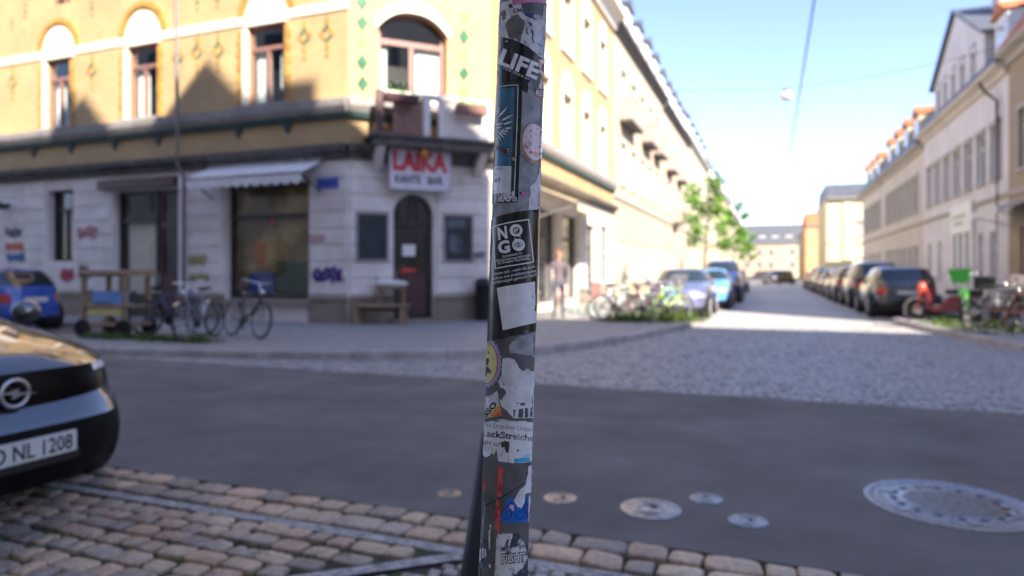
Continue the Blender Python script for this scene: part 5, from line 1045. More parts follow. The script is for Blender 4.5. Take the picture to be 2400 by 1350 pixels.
def person(label, loc, rz, top, legs, hair):
    e = empty('person', loc, rz, label, 'person')
    J = {'pel': (0, 0, .95), 'wa': (0, .01, 1.1), 'ch': (0, .0, 1.32), 'nk': (0, .01, 1.5), 'hd0': (0, -.01, 1.58), 'hd1': (0, -.02, 1.68), 'hd2': (0, -.01, 1.75),
         'lh': (.09, 0, .9), 'lk': (.11, -.03, .5), 'la': (.12, .02, .09), 'lf': (.13, -.14, .04), 'rh': (-.09, 0, .9), 'rk': (-.1, -.06, .5), 'ra': (-.11, .04, .09), 'rf': (-.12, -.12, .04),
         'ls': (.18, 0, 1.42), 'le': (.25, .04, 1.14), 'lw': (.2, -.14, .96), 'lp': (.18, -.21, .92), 'rs': (-.18, 0, 1.42), 're': (-.26, .03, 1.14), 'rw': (-.25, -.04, .88), 'rp': (-.25, -.07, .8)}
    Rr = {'pel': .15, 'wa': .125, 'ch': .15, 'nk': .055, 'hd0': .075, 'hd1': .1, 'hd2': .08, 'lh': .095, 'lk': .06, 'la': .042, 'lf': .04, 'ls': .07, 'le': .045, 'lw': .03, 'lp': .035}
    E = [('pel', 'wa'), ('wa', 'ch'), ('ch', 'nk'), ('nk', 'hd0'), ('hd0', 'hd1'), ('hd1', 'hd2')] + [p for s in 'lr' for p in (('pel', s + 'h'), (s + 'h', s + 'k'), (s + 'k', s + 'a'), (s + 'a', s + 'f'), ('ch', s + 's'), (s + 's', s + 'e'), (s + 'e', s + 'w'), (s + 'w', s + 'p'))]
    ks = list(J); vs = [J[k] for k in ks]; es = [(ks.index(a), ks.index(b)) for a, b in E]
    for s in 'lr':   # five short fingers rooted in each palm
        p = Vector(J[s + 'p']); w_ = Vector(J[s + 'w']); d = (p - w_).normalized()
        for i in range(5):
            o = Vector((1, 0, 0)) * (i - 2) * .016; base = ks.index(s + 'p'); n0 = len(vs); L1 = (.03, .05, .055, .05, .04)[i]
            vs += [tuple(p + o + d * .02), tuple(p + o * 1.15 + d * (.02 + L1) + Vector((0, -.012, 0)))]; es += [(base, n0), (n0, n0 + 1)]; ks += ['f', 'f']
    me = bpy.data.meshes.new('body'); me.from_pydata(vs, es, []); o = bpy.data.objects.new('body', me); C.objects.link(o); o.parent = e
    md = o.modifiers.new('skin', 'SKIN'); 
    if not me.skin_vertices:
        bm = bmesh.new(); bm.from_mesh(me); bm.verts.layers.skin.verify(); bm.to_mesh(me); bm.free()
    for i, k in enumerate(ks):
        r = .009 if k == 'f' else Rr.get(k) or Rr['l' + k[1:]]; me.skin_vertices[0].data[i].radius = (r, r * (.8 if k in ('ch', 'pel', 'wa') else 1)); me.skin_vertices[0].data[i].use_root = (k == 'pel')
    o.modifiers.new('sub', 'SUBSURF').levels = 2; o.modifiers['sub'].render_levels = 2
    m_ = mat('person_cloth_and_skin', (.5, .3, .2), .8); n = m_.node_tree.nodes; L = m_.node_tree.links; tc = n.new('ShaderNodeTexCoord'); sp = n.new('ShaderNodeSeparateXYZ'); L.new(tc.outputs['Object'], sp.inputs[0]); rp = n.new('ShaderNodeValToRGB'); rp.color_ramp.interpolation = 'CONSTANT'
    dv = n.new('ShaderNodeMath'); dv.operation = 'DIVIDE'; dv.inputs[1].default_value = 2.0; L.new(sp.outputs[2], dv.inputs[0]); cs = [(0, (.05, .04, .04)), (.05, legs), (.49, top), (.755, (.5, .29, .21))]
    while len(rp.color_ramp.elements) < 4: rp.color_ramp.elements.new(.9)
    for i, (p, c) in enumerate(cs): rp.color_ramp.elements[i].position = p; rp.color_ramp.elements[i].color = (*c, 1)
    L.new(dv.outputs[0], rp.inputs[0]); L.new(rp.outputs[0], n['Principled BSDF'].inputs['Base Color']); me.materials.append(m_)
    mb = MB(); mb.ball((0, .03, 1.705), .112, .115, .11, 14, 9); mb.build('hair', hair, e, True, world=False)
    mb = MB(); mb.add([(-.012, -.105, 1.64), (.012, -.105, 1.64), (0, -.13, 1.645), (0, -.1, 1.685)], [(0, 1, 2), (0, 2, 3), (1, 3, 2)]); mb.build('nose', M['skin'], e, world=False)
    for x in (-.035, .035): mb = MB(); mb.ball((x, -.1, 1.68), .012, n=8, m=6); mb.build('eye', M['ink'], e, True, world=False)
    mb = MB(); mb.box(-.025, .025, -.108, -.1, 1.605, 1.615); mb.build('mouth', M['gred'], e, world=False)
    for x in (-.1, .1): mb = MB(); mb.ball((x, 0, 1.67), .012, .02, .03, 8, 6); mb.build('ear', M['skin'], e, True, world=False)
person('person in mauve grey top standing outside the sunny shopfront', (-5.15, 16.75, ZP), .4, (.13, .1, .11), (.07, .075, .1), mat('reddish_hair', (.2, .08, .05), .6))

# ------------------------------------------------------------------ trees and weeds
def tree(label, x, y, h, seed, lean=(0, 0), n=1500, sp=.62):
    r = random.Random(seed); e = empty('street_tree', (x, y, -.005), 0, label, 'tree', 'young street trees on the left'); mb = MB(); top = Vector((lean[0], lean[1], h * .95))
    trunk = [top * t + Vector((.06 * math.sin(t * 7 + seed), .05 * math.cos(t * 5), 0)) for t in (0, .15, .3, .45, .6, .75, .9, 1)]; mb.tube(trunk, [.075, .065, .06, .05, .042, .033, .022, .012], 8); limbs = []
    for i in range(11):
        t = .42 + .5 * i / 11; b = top * t; a = i * 2.4 + r.uniform(-.4, .4); l = sp * h * r.uniform(.15, .27) * (1.15 - .6 * (t - .42)); p1 = b + Vector((math.cos(a) * l * .55, math.sin(a) * l * .55, l * .3)); p2 = b + Vector((math.cos(a) * l, math.sin(a) * l, l * r.uniform(.3, .8))); mb.tube([b, p1, p2], [.025, .016, .006], 6); limbs.append((b, p1, p2))
    mb.build('trunk', M['bark'], e, True, world=False); mb = MB()
    for i in range(n):
        b, p1, p2 = limbs[r.randrange(len(limbs))]; t = r.random() ** .7; c = p1.lerp(p2, t) + Vector((r.gauss(0, .15), r.gauss(0, .15), r.gauss(-.05, .16))); s = r.uniform(.07, .13)
        d = Vector((r.uniform(-1, 1), r.uniform(-1, 1), r.uniform(-.8, .3))).normalized(); q = d.cross(Vector((r.uniform(-1, 1), r.uniform(-1, 1), r.uniform(-1, 1)))).normalized()
        mb.add([c, c + d * s + q * s * .45, c + d * s * 2, c + d * s - q * s * .45], [(0, 1, 2, 3)])
    mb.build('crown', M['leaf'], e, world=False, fix=False)
tree('slender young street tree nearest on the left, between parked cars', -2.6, 29.4, 5.7, 3, (.1, 0), 1500)
tree('second young street tree further along the left kerb', -2.6, 52.5, 7.0, 8, (.2, 0), 2200)
tree('third street tree far along the left kerb', -2.6, 75, 6.4, 12, (0, 0), 2200)
def tufts(name, label, pts, seed, hgt, n, sp):
    r = random.Random(seed); mb = MB()
    for (x, y, z) in pts:
        for i in range(n):
            px_, py_ = x + r.gauss(0, sp), y + r.gauss(0, sp); a = r.uniform(0, 6.28); h = hgt * r.uniform(.4, 1.1); b = h * .35; wd = .006 + .006 * hgt * 4
            mb.add([(px_ - wd * math.sin(a), py_ + wd * math.cos(a), z), (px_ + wd * math.sin(a), py_ - wd * math.cos(a), z), (px_ + b * math.cos(a), py_ + b * math.sin(a), z + h)], [(0, 1, 2)])
    o = mb.build(name, M['grass'], None, fix=False); tag(o, label, 'grass', kind='stuff')
r = random.Random(5)
tufts('grass', 'grass growing under the bicycles outside the café', [(x, y, ZP) for x, y in [(-11.6 + .16 * i, 8.75 + .05 * math.sin(i)) for i in range(18)]], 1, .16, 60, .12)
tufts('weeds', 'weeds round the heap of bicycles at the corner', [(-3.6 + .11 * i, 16.1 + .05 * i + r.uniform(-.2, .2), ZP) for i in range(18)], 2, .3, 60, .14)
tufts('weeds', 'weeds along the right pavement edge below the bicycles', [(3.5 + r.uniform(0, 1.4), 15.5 + .25 * i, ZP) for i in range(22)], 3, .18, 50, .18)
mp = [(x_, y_, -.014) for x_, y_ in [(r.uniform(-4.2, -1.2), r.uniform(1.5, 2.8)) for _ in range(70)] if not mosaic_side(x_ + .1, y_)]
tufts('moss_tufts', 'small moss tufts in the cobble joints', mp, 4, .022, 26, .018)

# ------------------------------------------------------------------ overhead wires and hanging lamp
def wire(label, a, b, sag, r_):
    a = Vector(a); b = Vector(b); mb = MB(); mb.tube([a.lerp(b, t) - Vector((0, 0, sag * 4 * t * (1 - t))) for t in [i / 16 for i in range(17)]], r_, 6); tag(mb.build('overhead_wire', M['black'], None, True), label, 'wire', 'overhead wires')
wire('overhead wire running along the side street into the distance', (.98, -1.6, 8.0), (.9, 120, 7.6), .3, .024)
wire('overhead wire crossing the side street that carries the lamp', (-6.6, 23.7, 8.3), (8, 23.7, 8.4), 1.0, .007)
e = empty('hanging_lamp', (.47, 23.7, 7.1), 0, 'white hanging street lamp on the wire above the side street', 'street lamp')
mb = MB(); mb.ball((0, 0, -.02), .2, .2, .16); mb.build('globe', M['white'], e, True, world=False); mb = MB(); mb.lathe([(.1, .1), (.1, .2), (.05, .24), (.02, .26)], (0, 0, 0), 14); mb.build('lamp_cap', M['steel'], e, True, world=False)

# ------------------------------------------------------------------ the sticker pole
PR = .030; PX0, PMX, PD0, PMY = .00215, .0345, .848, .05
def pole_pt(u, v, off=0.0, qmax=2.2):
    k = (u - 1200) / F; z = CZ; th = 0
    for _ in range(4):
        Xc = PX0 + PMX * (z - CZ); Yc = PD0 + PMY * (z - CZ); q = (k * Yc - Xc) / (PR * math.sqrt(1 + k * k)); ph = math.atan(k)
        th = (math.asin(max(-1, min(1, q))) if abs(q) <= 1 else math.copysign(math.pi / 2 + (abs(q) - 1) * 1.6, q)) - ph
        Y = Yc - PR * math.cos(th); z = CZ + (HZ - v) / F * Y
    X = Xc + (PR + off) * math.sin(th); Y = Yc - (PR + off) * math.cos(th)
    return cam2w(X, Y, z)
base = cam2w(PX0 - PMX * CZ, PD0 - PMY * CZ, 0)
def pole_mat():
    m = mat('galvanised_pole', (.10, .095, .09), .55, metal=.15, scale=28, col2=(.19, .186, .184), bump=.035, bscale=260, lo=.3, hi=.75, detail=12)
    return m
pole = empty('sign_pole', base, 0, 'leaning grey metal pole plastered with stickers in the foreground', 'pole')
ax = lambda z: cam2w(PX0 + PMX * (z - CZ), PD0 + PMY * (z - CZ), z)
mb = MB(); mb.tube([ax(z) for z in [-.05 + i * .1 for i in range(26)]], PR, 64); mb.build('shaft', pole_mat(), pole, True)
mb = MB(); mb.tube([ax(-.02), ax(.04)], [.05, .045], 24); mb.build('foot_collar', M['irondark'], pole, True)
mb = MB(); mb.tube([ax(2.45), ax(2.48)], [PR + .002, PR - .005], 24); mb.build('cap', M['black'], pole, True)
SN = {}
def sm(name, c, rough=.38, **k):
    g = lambda q: tuple(min(.85, x * 1.75) if x > .02 else x for x in q)
    c = g(c)
    if 'col2' in k: k['col2'] = g(k['col2'])
    if name not in SN: SN[name] = mat('sticker_' + name, c, rough, **{**dict(var=.06, scale=90), **k})
    return SN[name]
def paper(name, c1, c2, lo=.38, hi=.62, scale=55): return sm(name, c1, .8, scale=scale, col2=c2, lo=lo, hi=hi, bump=.025, bscale=300, detail=12)
GRIME = lambda: paper('grimy_paper', (.20, .195, .19), (.42, .415, .42), .25, .55, 70)
WHITEP = lambda: paper('torn_white_paper', (.33, .325, .33), (.47, .465, .48), .25, .6, 60)
BARE = lambda: paper('bare_zinc', (.13, .132, .137), (.26, .265, .275), .3, .7, 80)
RESID = lambda: paper('glue_residue', (.07, .062, .055), (.13, .12, .11), .3, .7, 60)
def rag(poly, amp, step=2.2, seed=1):
    r = random.Random(seed); out = []
    for (x0, y0), (x1, y1) in zip(poly, poly[1:] + poly[:1]):
        l = math.hypot(x1 - x0, y1 - y0); n = max(1, int(l / step)); nx, ny = -(y1 - y0) / (l + 1e-6), (x1 - x0) / (l + 1e-6)
        for i in range(n):
            t = i / n; a = amp * (noise.noise(Vector((x0 + (x1 - x0) * t, y0 + (y1 - y0) * t, seed)) * .35) * 1.4 + r.uniform(-.35, .35)); out.append((x0 + (x1 - x0) * t + nx * a, y0 + (y1 - y0) * t + ny * a))
    return out
def project(vs, fs, layer, name, m, parent, step=5.0, curl=0):
    me = bpy.data.meshes.new(name); me.from_pydata([(x, y, 0) for x, y in vs], [], fs); bm = bmesh.new(); bm.from_mesh(me)
    bmesh.ops.triangulate(bm, faces=bm.faces[:]); xs = [p[0] for p in vs]; u = math.ceil(min(xs) / step) * step
    while u < max(xs):
        bmesh.ops.bisect_plane(bm, geom=bm.verts[:] + bm.edges[:] + bm.faces[:], plane_co=(u, 0, 0), plane_no=(1, 0, 0)); u += step
    if curl:
        ys = [p[1] for p in vs]; q = math.ceil(min(ys) / 6) * 6
        while q < max(ys):
            bmesh.ops.bisect_plane(bm, geom=bm.verts[:] + bm.edges[:] + bm.faces[:], plane_co=(0, q, 0), plane_no=(0, 1, 0)); q += 6
    off = .00012 + layer * .00013; bd = {v_: max(0, noise.noise(Vector((v_.co.x * .06, v_.co.y * .06, layer))) + .15) if v_.is_boundary else 0 for v_ in bm.verts}
    for v_ in bm.verts: v_.co = pole_pt(v_.co.x, v_.co.y, off + curl * bd[v_])
    bmesh.ops.recalc_face_normals(bm, faces=bm.faces[:])
    for f in bm.faces:
        c = f.calc_center_median(); a = ax(c.z)
        if f.normal.dot(c - a) < 0: f.normal_flip()
        f.smooth = True
    bm.to_mesh(me); bm.free(); me.materials.append(m); o = bpy.data.objects.new(name, me); C.objects.link(o); o.parent = parent
    o.matrix_parent_inverse = XF[pole.name].inverted() if parent is pole else Matrix()
    return o
def patch(poly, m, layer, name='sticker', label=None, ragged=0, seed=1, parent=None):
    if ragged: poly = rag(poly, ragged, 2.2, seed)
    o = project(poly, [tuple(range(len(poly)))], layer, name, m, parent or pole, curl=.0016 if name == 'torn_sticker' else .0005 if name == 'sticker' else 0)
    if label: o['label'] = label
    return o
def child(par, poly, m, layer, name='print', ragged=0, seed=1):
    return patch(poly, m, layer, name, None, ragged, seed, par)
def ptext(par, key, u, v, dx, dy, m, layer, ux=None):
    # unit text box: dx = vector of the full width, dy = vector of the cap height
    vs, fs = TX[key]; return project([(u + x * dx[0] + y * dy[0], v + x * dx[1] + y * dy[1]) for x, y in vs], fs, layer, 'lettering', m, par, 4.0)
def stroke(par, pts, wd, m, layer, name='line'):
    vs = []; fs = []
    for i, (x, y) in enumerate(pts):
        a = pts[max(i - 1, 0)]; b = pts[min(i + 1, len(pts) - 1)]; dx, dy = b[0] - a[0], b[1] - a[1]; l = math.hypot(dx, dy) + 1e-9; w_ = wd if not callable(wd) else wd(i / (len(pts) - 1))
        vs += [(x - dy / l * w_ / 2, y + dx / l * w_ / 2), (x + dy / l * w_ / 2, y - dx / l * w_ / 2)]
        if i: fs.append((2 * i - 2, 2 * i - 1, 2 * i + 1, 2 * i))
    return project(vs, fs, layer, name, m, par)
def ell(cx_, cy_, rx, ry, rot=0, n=40): 
    c, s = math.cos(rot), math.sin(rot); return [(cx_ + c * rx * math.cos(t) - s * ry * math.sin(t), cy_ + s * rx * math.cos(t) + c * ry * math.sin(t)) for t in [2 * math.pi * i / n for i in range(n)]]
def Z(ox, oy, sc, pts): return [(ox + x / sc, oy + y / sc) for x, y in pts]
A = lambda *p: Z(1150, 0, 6.747, p); B = lambda *p: Z(1140, 180, 6.1375, p); D = lambda *p: Z(1130, 380, 5.625, p); E_ = lambda *p: Z(1120, 760, 5.87, p); G_ = lambda *p: Z(1110, 970, 5.87, p); H_ = lambda *p: Z(1090, 1170, 7.5, p)
black = sm('black', (.012, .011, .011), .3); ink = sm('ink', (.015, .016, .02), .5); navy = sm('navy', (.02, .045, .09), .6, var=.3); wht = sm('white_print', (.62, .61, .65), .4); cream = sm('cream_print', (.5, .46, .42), .45, var=.2)
# bare metal and residue areas
patch([(1219, 214), (1282, 205), (1276, 330), (1270, 470), (1266, 498), (1205, 503), (1140, 525), (1150, 474), (1213, 474), (1217, 350)], BARE(), 0, 'bare_metal', None, 1, 2)
patch(E_((430, 280), (560, 170), (780, 110), (800, 300), (790, 500), (760, 430), (640, 420), (540, 400), (440, 400)), BARE(), 0, 'bare_metal', None, 2.5, 3)
patch(A((480, 70), (600, 45), (850, 70), (830, 250), (690, 215), (520, 190)), sm('dull_zinc', (.07, .07, .073), .6, scale=60, var=.25), 1, 'bare_metal')
# top: torn paper, pink strip
tp = patch(A((110, 60), (250, 20), (345, -5), (355, 85), (480, 62), (515, 185), (540, 250), (650, 300), (690, 222), (800, 258), (880, 300), (870, 700), (830, 760), (822, 935), (740, 868), (600, 762), (430, 655), (200, 590), (100, 580)), GRIME(), 1, 'torn_sticker', 'grimy torn remains of a white sticker near the top', 1.0, 4)
child(tp, A((330, 250), (420, 225), (500, 300), (545, 340), (535, 430), (500, 520), (470, 675), (380, 640), (290, 605), (255, 500), (240, 400), (290, 300)), RESID(), 2, 'stain', 2.0, 5)
child(tp, A((160, 190), (240, 160), (250, 290), (190, 330), (170, 260)), RESID(), 2, 'stain', 2, 6); child(tp, A((290, 70), (345, 60), (350, 125), (290, 120)), sm('dark_stain', (.03, .025, .02), .7), 2, 'stain', 1.5, 7)
ptext(tp, 'EM', *A((362, 212))[0], (21, -3), (0, -10), navy, 3)
child(tp, A((515, 198), (690, 213), (662, 262), (742, 322), (690, 306), (560, 250), (530, 225)), navy, 2, 'print', .8, 8)
child(tp, A((585, 345), (640, 370), (662, 405), (630, 418), (600, 380)), navy, 3, 'print', 1, 9); child(tp, A((635, 470), (668, 480), (680, 540), (665, 600), (690, 690), (668, 690), (645, 620), (655, 550)), navy, 3, 'print', 1, 10)
child(tp, A((560, 420), (590, 440), (580, 500), (610, 560), (570, 550), (550, 490)), RESID(), 3, 'stain', 1.2, 11); child(tp, A((520, 630), (545, 640), (565, 690), (545, 700)), RESID(), 3, 'stain', .8, 12)
patch(A((848, 85), (900, 60), (890, 420), (845, 750), (780, 670), (830, 560), (790, 510), (850, 400), (820, 280)), paper('greenish_paper', (.2, .24, .23), (.33, .37, .37)), 2, 'torn_sticker', None, 1.6, 13)
child(tp, A((795, 600), (850, 640), (835, 720), (790, 690)), sm('pale_blue', (.2, .32, .5), .5), 3, 'print', 1, 14); child(tp, A((730, 670), (780, 700), (822, 760), (770, 720)), RESID(), 3, 'stain', .8, 15); child(tp, A((745, 830), (790, 845), (815, 880), (760, 850)), RESID(), 3, 'stain', .8, 16)
patch([(1202.6, -12), (1240, -14), (1300, -12), (1300, 14), (1281, 9), (1262, 6), (1240, 6), (1220, 9), (1204, 13)], sm('pink', (.36, .115, .2), .35, scale=40), 3, 'sticker', 'pink strip of a sticker at the top edge')
# LIFE band
lf = patch([(1150, 83), (1169, 84), (1180, 87.5), (1200, 92), (1214, 97), (1227, 103.5), (1239, 111), (1250, 120), (1260, 129.5), (1269, 139), (1275, 146), (1272, 175), (1262, 205), (1254, 214), (1249, 205), (1246, 190), (1240, 192), (1236, 218), (1223, 211), (1200, 207), (1150, 200)], sm('gloss_black', (.013, .012, .011), .16, scale=30, var=.3), 3, 'sticker', 'black glossy sticker with slanted white LIFE lettering')
ptext(lf, 'LIFE', 1168, 147.5, (89, 38.5), (12, -33), wht, 4); ptext(lf, 'TICK', 1178, 161, (69.5, 31), (1.6, -4.6), wht, 4)
child(lf, A((232, 655), (262, 640), (278, 655), (255, 672)), GRIME(), 4, 'scuff', .6, 17)
patch(B((595, 90), (650, 68), (672, 150), (690, 262), (650, 285), (605, 280), (585, 230), (597, 160)), BARE(), 4, 'torn_sticker', None, 1.2, 18)
# orange RES sticker
rs = patch([(1261, 140), (1273, 137), (1290, 142), (1290, 230), (1276, 229), (1252.5, 226), (1258, 208), (1264, 195), (1267, 178), (1262, 160)], sm('orange', (.34, .18, .07), .5, scale=60, var=.15), 4, 'sticker', 'orange sticker with white comic lettering on the right edge', .5, 19)
for q in (A((772, 942), (828, 945), (830, 1020), (800, 1010), (780, 985)), A((770, 1120), (800, 1110), (840, 1170), (835, 1230), (770, 1150)), B((750, 130), (775, 60), (800, 40), (790, 110), (800, 180), (770, 170)), B((800, 80), (830, 60), (830, 180), (812, 182))): child(rs, q, wht, 5, 'print', .4, 20)
for q in (A((800, 1020), (835, 1025), (828, 1110), (805, 1105)), B((790, 60), (800, 40), (806, 180), (792, 178))): child(rs, q, sm('violet', (.12, .06, .12), .5), 5, 'print', .3, 21)
child(rs, [(1254.5, 210), (1275, 209), (1275, 227), (1255, 226)], ink, 5); ptext(rs, 'RES', 1256, 224, (18, 1.5), (0, -12.5), wht, 6)
# feather sticker
ft = patch([(1130, 206), (1160, 198), (1178, 194), (1200, 192), (1221, 191.5), (1224, 194), (1222.5, 250), (1219.5, 330), (1216.5, 400), (1214, 474), (1190, 475), (1160, 476), (1120, 480)], sm('frame_black', (.02, .021, .023), .22), 5, 'sticker', 'tall black-framed sticker with teal field and pale feathers')
child(ft, [(1120, 214), (1160, 209.5), (1180, 207), (1207, 206), (1205, 270), (1203, 310), (1199, 387), (1175, 387), (1120, 394)], sm('teal', (.022, .085, .13), .22, scale=35, var=.25), 6)
stroke(ft, [(1130, 210), (1160, 206), (1178, 202.5), (1195, 200.3), (1214.5, 199.5), (1214.3, 201), (1212, 290), (1208.5, 380), (1205.5, 452)], 1.7, wht, 6)
child(ft, [(1120, 397), (1157, 391), (1178, 389), (1199, 389), (1197.5, 451), (1175, 453), (1120, 460)], sm('grey_panel', (.42, .42, .43), .3), 6)
ptext(ft, '024', 1163, 399.5, (15, -2), (0, -5.2), ink, 7); ptext(ft, 'KT', 1162, 427.5, (12.5, -1.2), (0, -8.3), ink, 7); ptext(ft, 'R', 1161, 412, (4.5, -.5), (0, -6), sm('blue_ink', (.1, .25, .5), .4), 7)
child(ft, D((205, 425), (300, 405), (395, 400), (400, 380), (430, 390), (435, 440), (462, 480), (466, 518), (400, 522), (300, 518), (205, 520), (230, 470)), GRIME(), 7, 'peeled_print', 1.6, 22)
for i, q in enumerate([(330, 450), (380, 430), (280, 475), (345, 490), (420, 465), (390, 500), (250, 500), (300, 505), (240, 440), (430, 500)]): child(ft, Z(1130, 380, 5.625, ell(q[0], q[1], 14 + 5 * (i % 3), 7 + 3 * (i % 2), i, 10)), black, 8, 'print', .7, 23 + i)
lw = sm('feather', (.52, .49, .47), .4, scale=120, var=.2)
for (bx, by, tx, ty, w_) in ((170, 590, 315, 435, 40), (215, 640, 408, 535, 36), (245, 690, 397, 638, 34), (270, 745, 386, 737, 36), (225, 760, 338, 800, 34), (200, 770, 312, 852, 34), (180, 790, 270, 890, 32), (170, 830, 225, 935, 34), (165, 560, 205, 410, 30), (150, 700, 260, 660, 44), (150, 740, 240, 720, 40), (155, 860, 190, 975, 26)):
    for k, (g, m_, ly) in enumerate(((1.0, ink, 7), (.72, lw, 8))):
        dx, dy = tx - bx, ty - by; l = math.hypot(dx, dy); nx, ny = -dy / l, dx / l; ww = w_ * g; e0, e1 = (.0, 1) if k == 0 else (.06, .95)
        pl = [(bx + dx * (e0 + (e1 - e0) * t) + sgn * nx * ww / 2 * math.sin(math.pi * min(1, t * .92 + .1)) ** .8, by + dy * (e0 + (e1 - e0) * t) + sgn * ny * ww / 2 * math.sin(math.pi * min(1, t * .92 + .1)) ** .8) for sgn, ts in ((1, (0, .25, .5, .75, .92, 1)), (-1, (.92, .75, .5, .25, 0))) for t in ts]
        child(ft, Z(1140, 180, 6.1375, pl), m_, ly, 'feather')
    for t in (.45, .6, .74, .86):
        c = (bx + dx * t, by + dy * t); hw = w_ * .3 * (1.1 - t * .6); stroke(ft, Z(1140, 180, 6.1375, [(c[0] + nx * hw, c[1] + ny * hw), (c[0] + dx / l * 5, c[1] + dy / l * 5), (c[0] - nx * hw, c[1] - ny * hw)]), .6, ink, 9)
child(ft, B((150, 985), (200, 1000), (325, 1040), (340, 1100), (352, 1130), (430, 1165), (448, 1200), (430, 1225), (385, 1210), (345, 1145), (250, 1100), (150, 1050)), sm('umber', (.035, .03, .027), .4), 7, 'claw')
for q in ([(300, 1045), (330, 1050)], [(310, 1075), (335, 1080)], [(310, 1100), (340, 1108)], [(370, 1165), (435, 1185)], [(375, 1180), (435, 1200)], [(385, 1198), (428, 1212)]): stroke(ft, B(*q), 1.1, cream, 8)
for q in ((448, 500), (450, 560), (447, 680), (445, 750)): stroke(ft, B(q, (q[0] - 1, q[1] + 22)), 1.2, wht, 6)
# round face sticker on the right
fs_ = patch(ell(1247.5, 337, 28.5, 47.5, -.12), sm('brown_rim', (.2, .12, .075), .2, scale=40, var=.3), 4, 'sticker', 'oval pinkish sticker with red specks on the right edge')
child(fs_, ell(1251.5, 333, 26, 43, -.12), sm('pale_pink', (.46, .38, .4), .14, scale=35), 5)
red = sm('dark_red', (.32, .03, .04), .35); 
for (x, y, a, b, r_) in ((636, 777, 18, 9, -.3), (645, 858, 10, 10, 0), (557, 866, 7, 8, 0), (712, 943, 9, 6, .4), (760, 1008, 9, 24, .5), (768, 840, 16, 9, .9), (745, 690, 8, 5, 0), (770, 937, 6, 12, 0), (632, 1085, 20, 22, .4), (715, 830, 22, 6, -.2), (718, 748, 6, 14, 0)): child(fs_, Z(1140, 180, 6.1375, ell(x, y, a, b, r_, 14)), red, 6, 'speck', .4, int(x))
child(fs_, Z(1140, 180, 6.1375, ell(700, 1105, 42, 34, .5, 20)), sm('salmon', (.5, .2, .16), .3), 6, 'print', 1.2, 50); child(fs_, Z(1140, 180, 6.1375, ell(570, 1010, 38, 24, .5, 18)), sm('rose', (.36, .14, .17), .3), 6, 'print', 1.0, 51)
child(fs_, Z(1140, 180, 6.1375, ell(600, 966, 46, 34, -.1, 20)), sm('grey_brown', (.2, .17, .17), .3), 7); child(fs_, Z(1140, 180, 6.1375, ell(597, 968, 30, 22, -.1, 18)), wht, 8); child(fs_, Z(1140, 180, 6.1375, ell(609, 967, 9, 10, 0, 12)), ink, 9)
child(fs_, Z(1140, 180, 6.1375, ell(768, 1108, 18, 22, 0, 14)), sm('grey_brown', (.2, .17, .17)), 7); child(fs_, Z(1140, 180, 6.1375, ell(768, 1102, 9, 9, 0, 12)), wht, 8)
# small pink scrap and torn paper at the right
ps = patch(D((515, 385), (572, 402), (580, 440), (548, 455), (520, 432)), sm('magenta', (.5, .09, .3), .5), 2, 'sticker', 'tiny magenta scrap', .5, 52); patch(D((488, 395), (532, 385), (522, 440), (500, 420)), ink, 1, 'scrap', None, .6, 53)
patch(D((745, 90), (775, 40), (800, 150), (770, 640), (612, 632), (608, 520), (640, 430), (632, 325), (690, 270), (728, 190)), WHITEP(), 1, 'torn_sticker', 'torn strip of white paper above the black sticker', 1.3, 54)
patch(D((735, 440), (770, 420), (760, 600), (738, 590)), sm('mauve', (.3, .14, .24), .5), 2, 'scrap', None, 1, 55)
# NO GO sticker
ng = patch([(1120, 528), (1146, 520), (1156, 513), (1165.5, 508), (1183, 503), (1210, 496), (1240, 492.5), (1262.5, 491), (1290, 489), (1285, 620), (1278, 772), (1254, 776), (1235, 780), (1200, 787), (1170, 794), (1148.5, 798), (1125, 803)], sm('satin_black', (.013, .012, .012), .27, scale=20), 6, 'sticker', 'large black sticker reading NO GO with an eye and small white print')
TLc, TRc, BRc, BLc = (1156, 533), (1238.4, 514.5), (1249, 614.7), (1162, 628.7)
fr = [TLc, (1168, 527.5), (1190, 522), (1215, 518), TRc, BRc, (1225, 618), (1190, 624), BLc, TLc]
stroke(ng, [TLc, (1168, 528), (1190, 522.5), (1215, 518), (1239, 514.5)], 2.6, wht, 7); stroke(ng, [(1238.2, 513.5), BRc], 2.6, wht, 7); stroke(ng, [(1250, 614), (1225, 618.3), (1190, 624), (1161, 629.5)], 2.6, wht, 7); stroke(ng, [BLc, (1156.3, 532)], 2.6, wht, 7)
ptext(ng, 'N', 1169, 561.5, (21.5, -3.8), (-2.6, -27), wht, 7); ptext(ng, 'G', 1169.5, 594, (27, -4.2), (-2.4, -26.5), wht, 7)
o1, o2 = (1209.5, 540), (1215, 574)
child(ng, ell(*o1, 14.6, 14.6), wht, 7); child(ng, [(1212, 552), (1221.5, 557.5), (1216, 550)], wht, 7); child(ng, ell(o1[0] + .7, o1[1], 7.8, 8.2), black, 8)
child(ng, [(1205.5, 541), (1206, 534.5), (1207.2, 534.3), (1207.6, 539), (1208.2, 539), (1208.2, 533.2), (1209.4, 533.1), (1209.8, 538.6), (1210.4, 538.5), (1210.7, 532.9), (1211.9, 532.9), (1212, 538.6), (1212.6, 538.8), (1213.3, 534), (1214.4, 534.2), (1214.2, 541), (1213, 545.5), (1208.5, 546), (1205, 543.5), (1203.6, 540.6), (1204.4, 540)], wht, 9, 'hand_print'); child(ng, ell(1211, 542.8, 2.6, 2.6), red, 10, 'red_dot')
child(ng, ell(*o2, 14.4, 14.4), wht, 7); child(ng, [(1206, 563), (1205.2, 556.8), (1211, 561)], wht, 7)
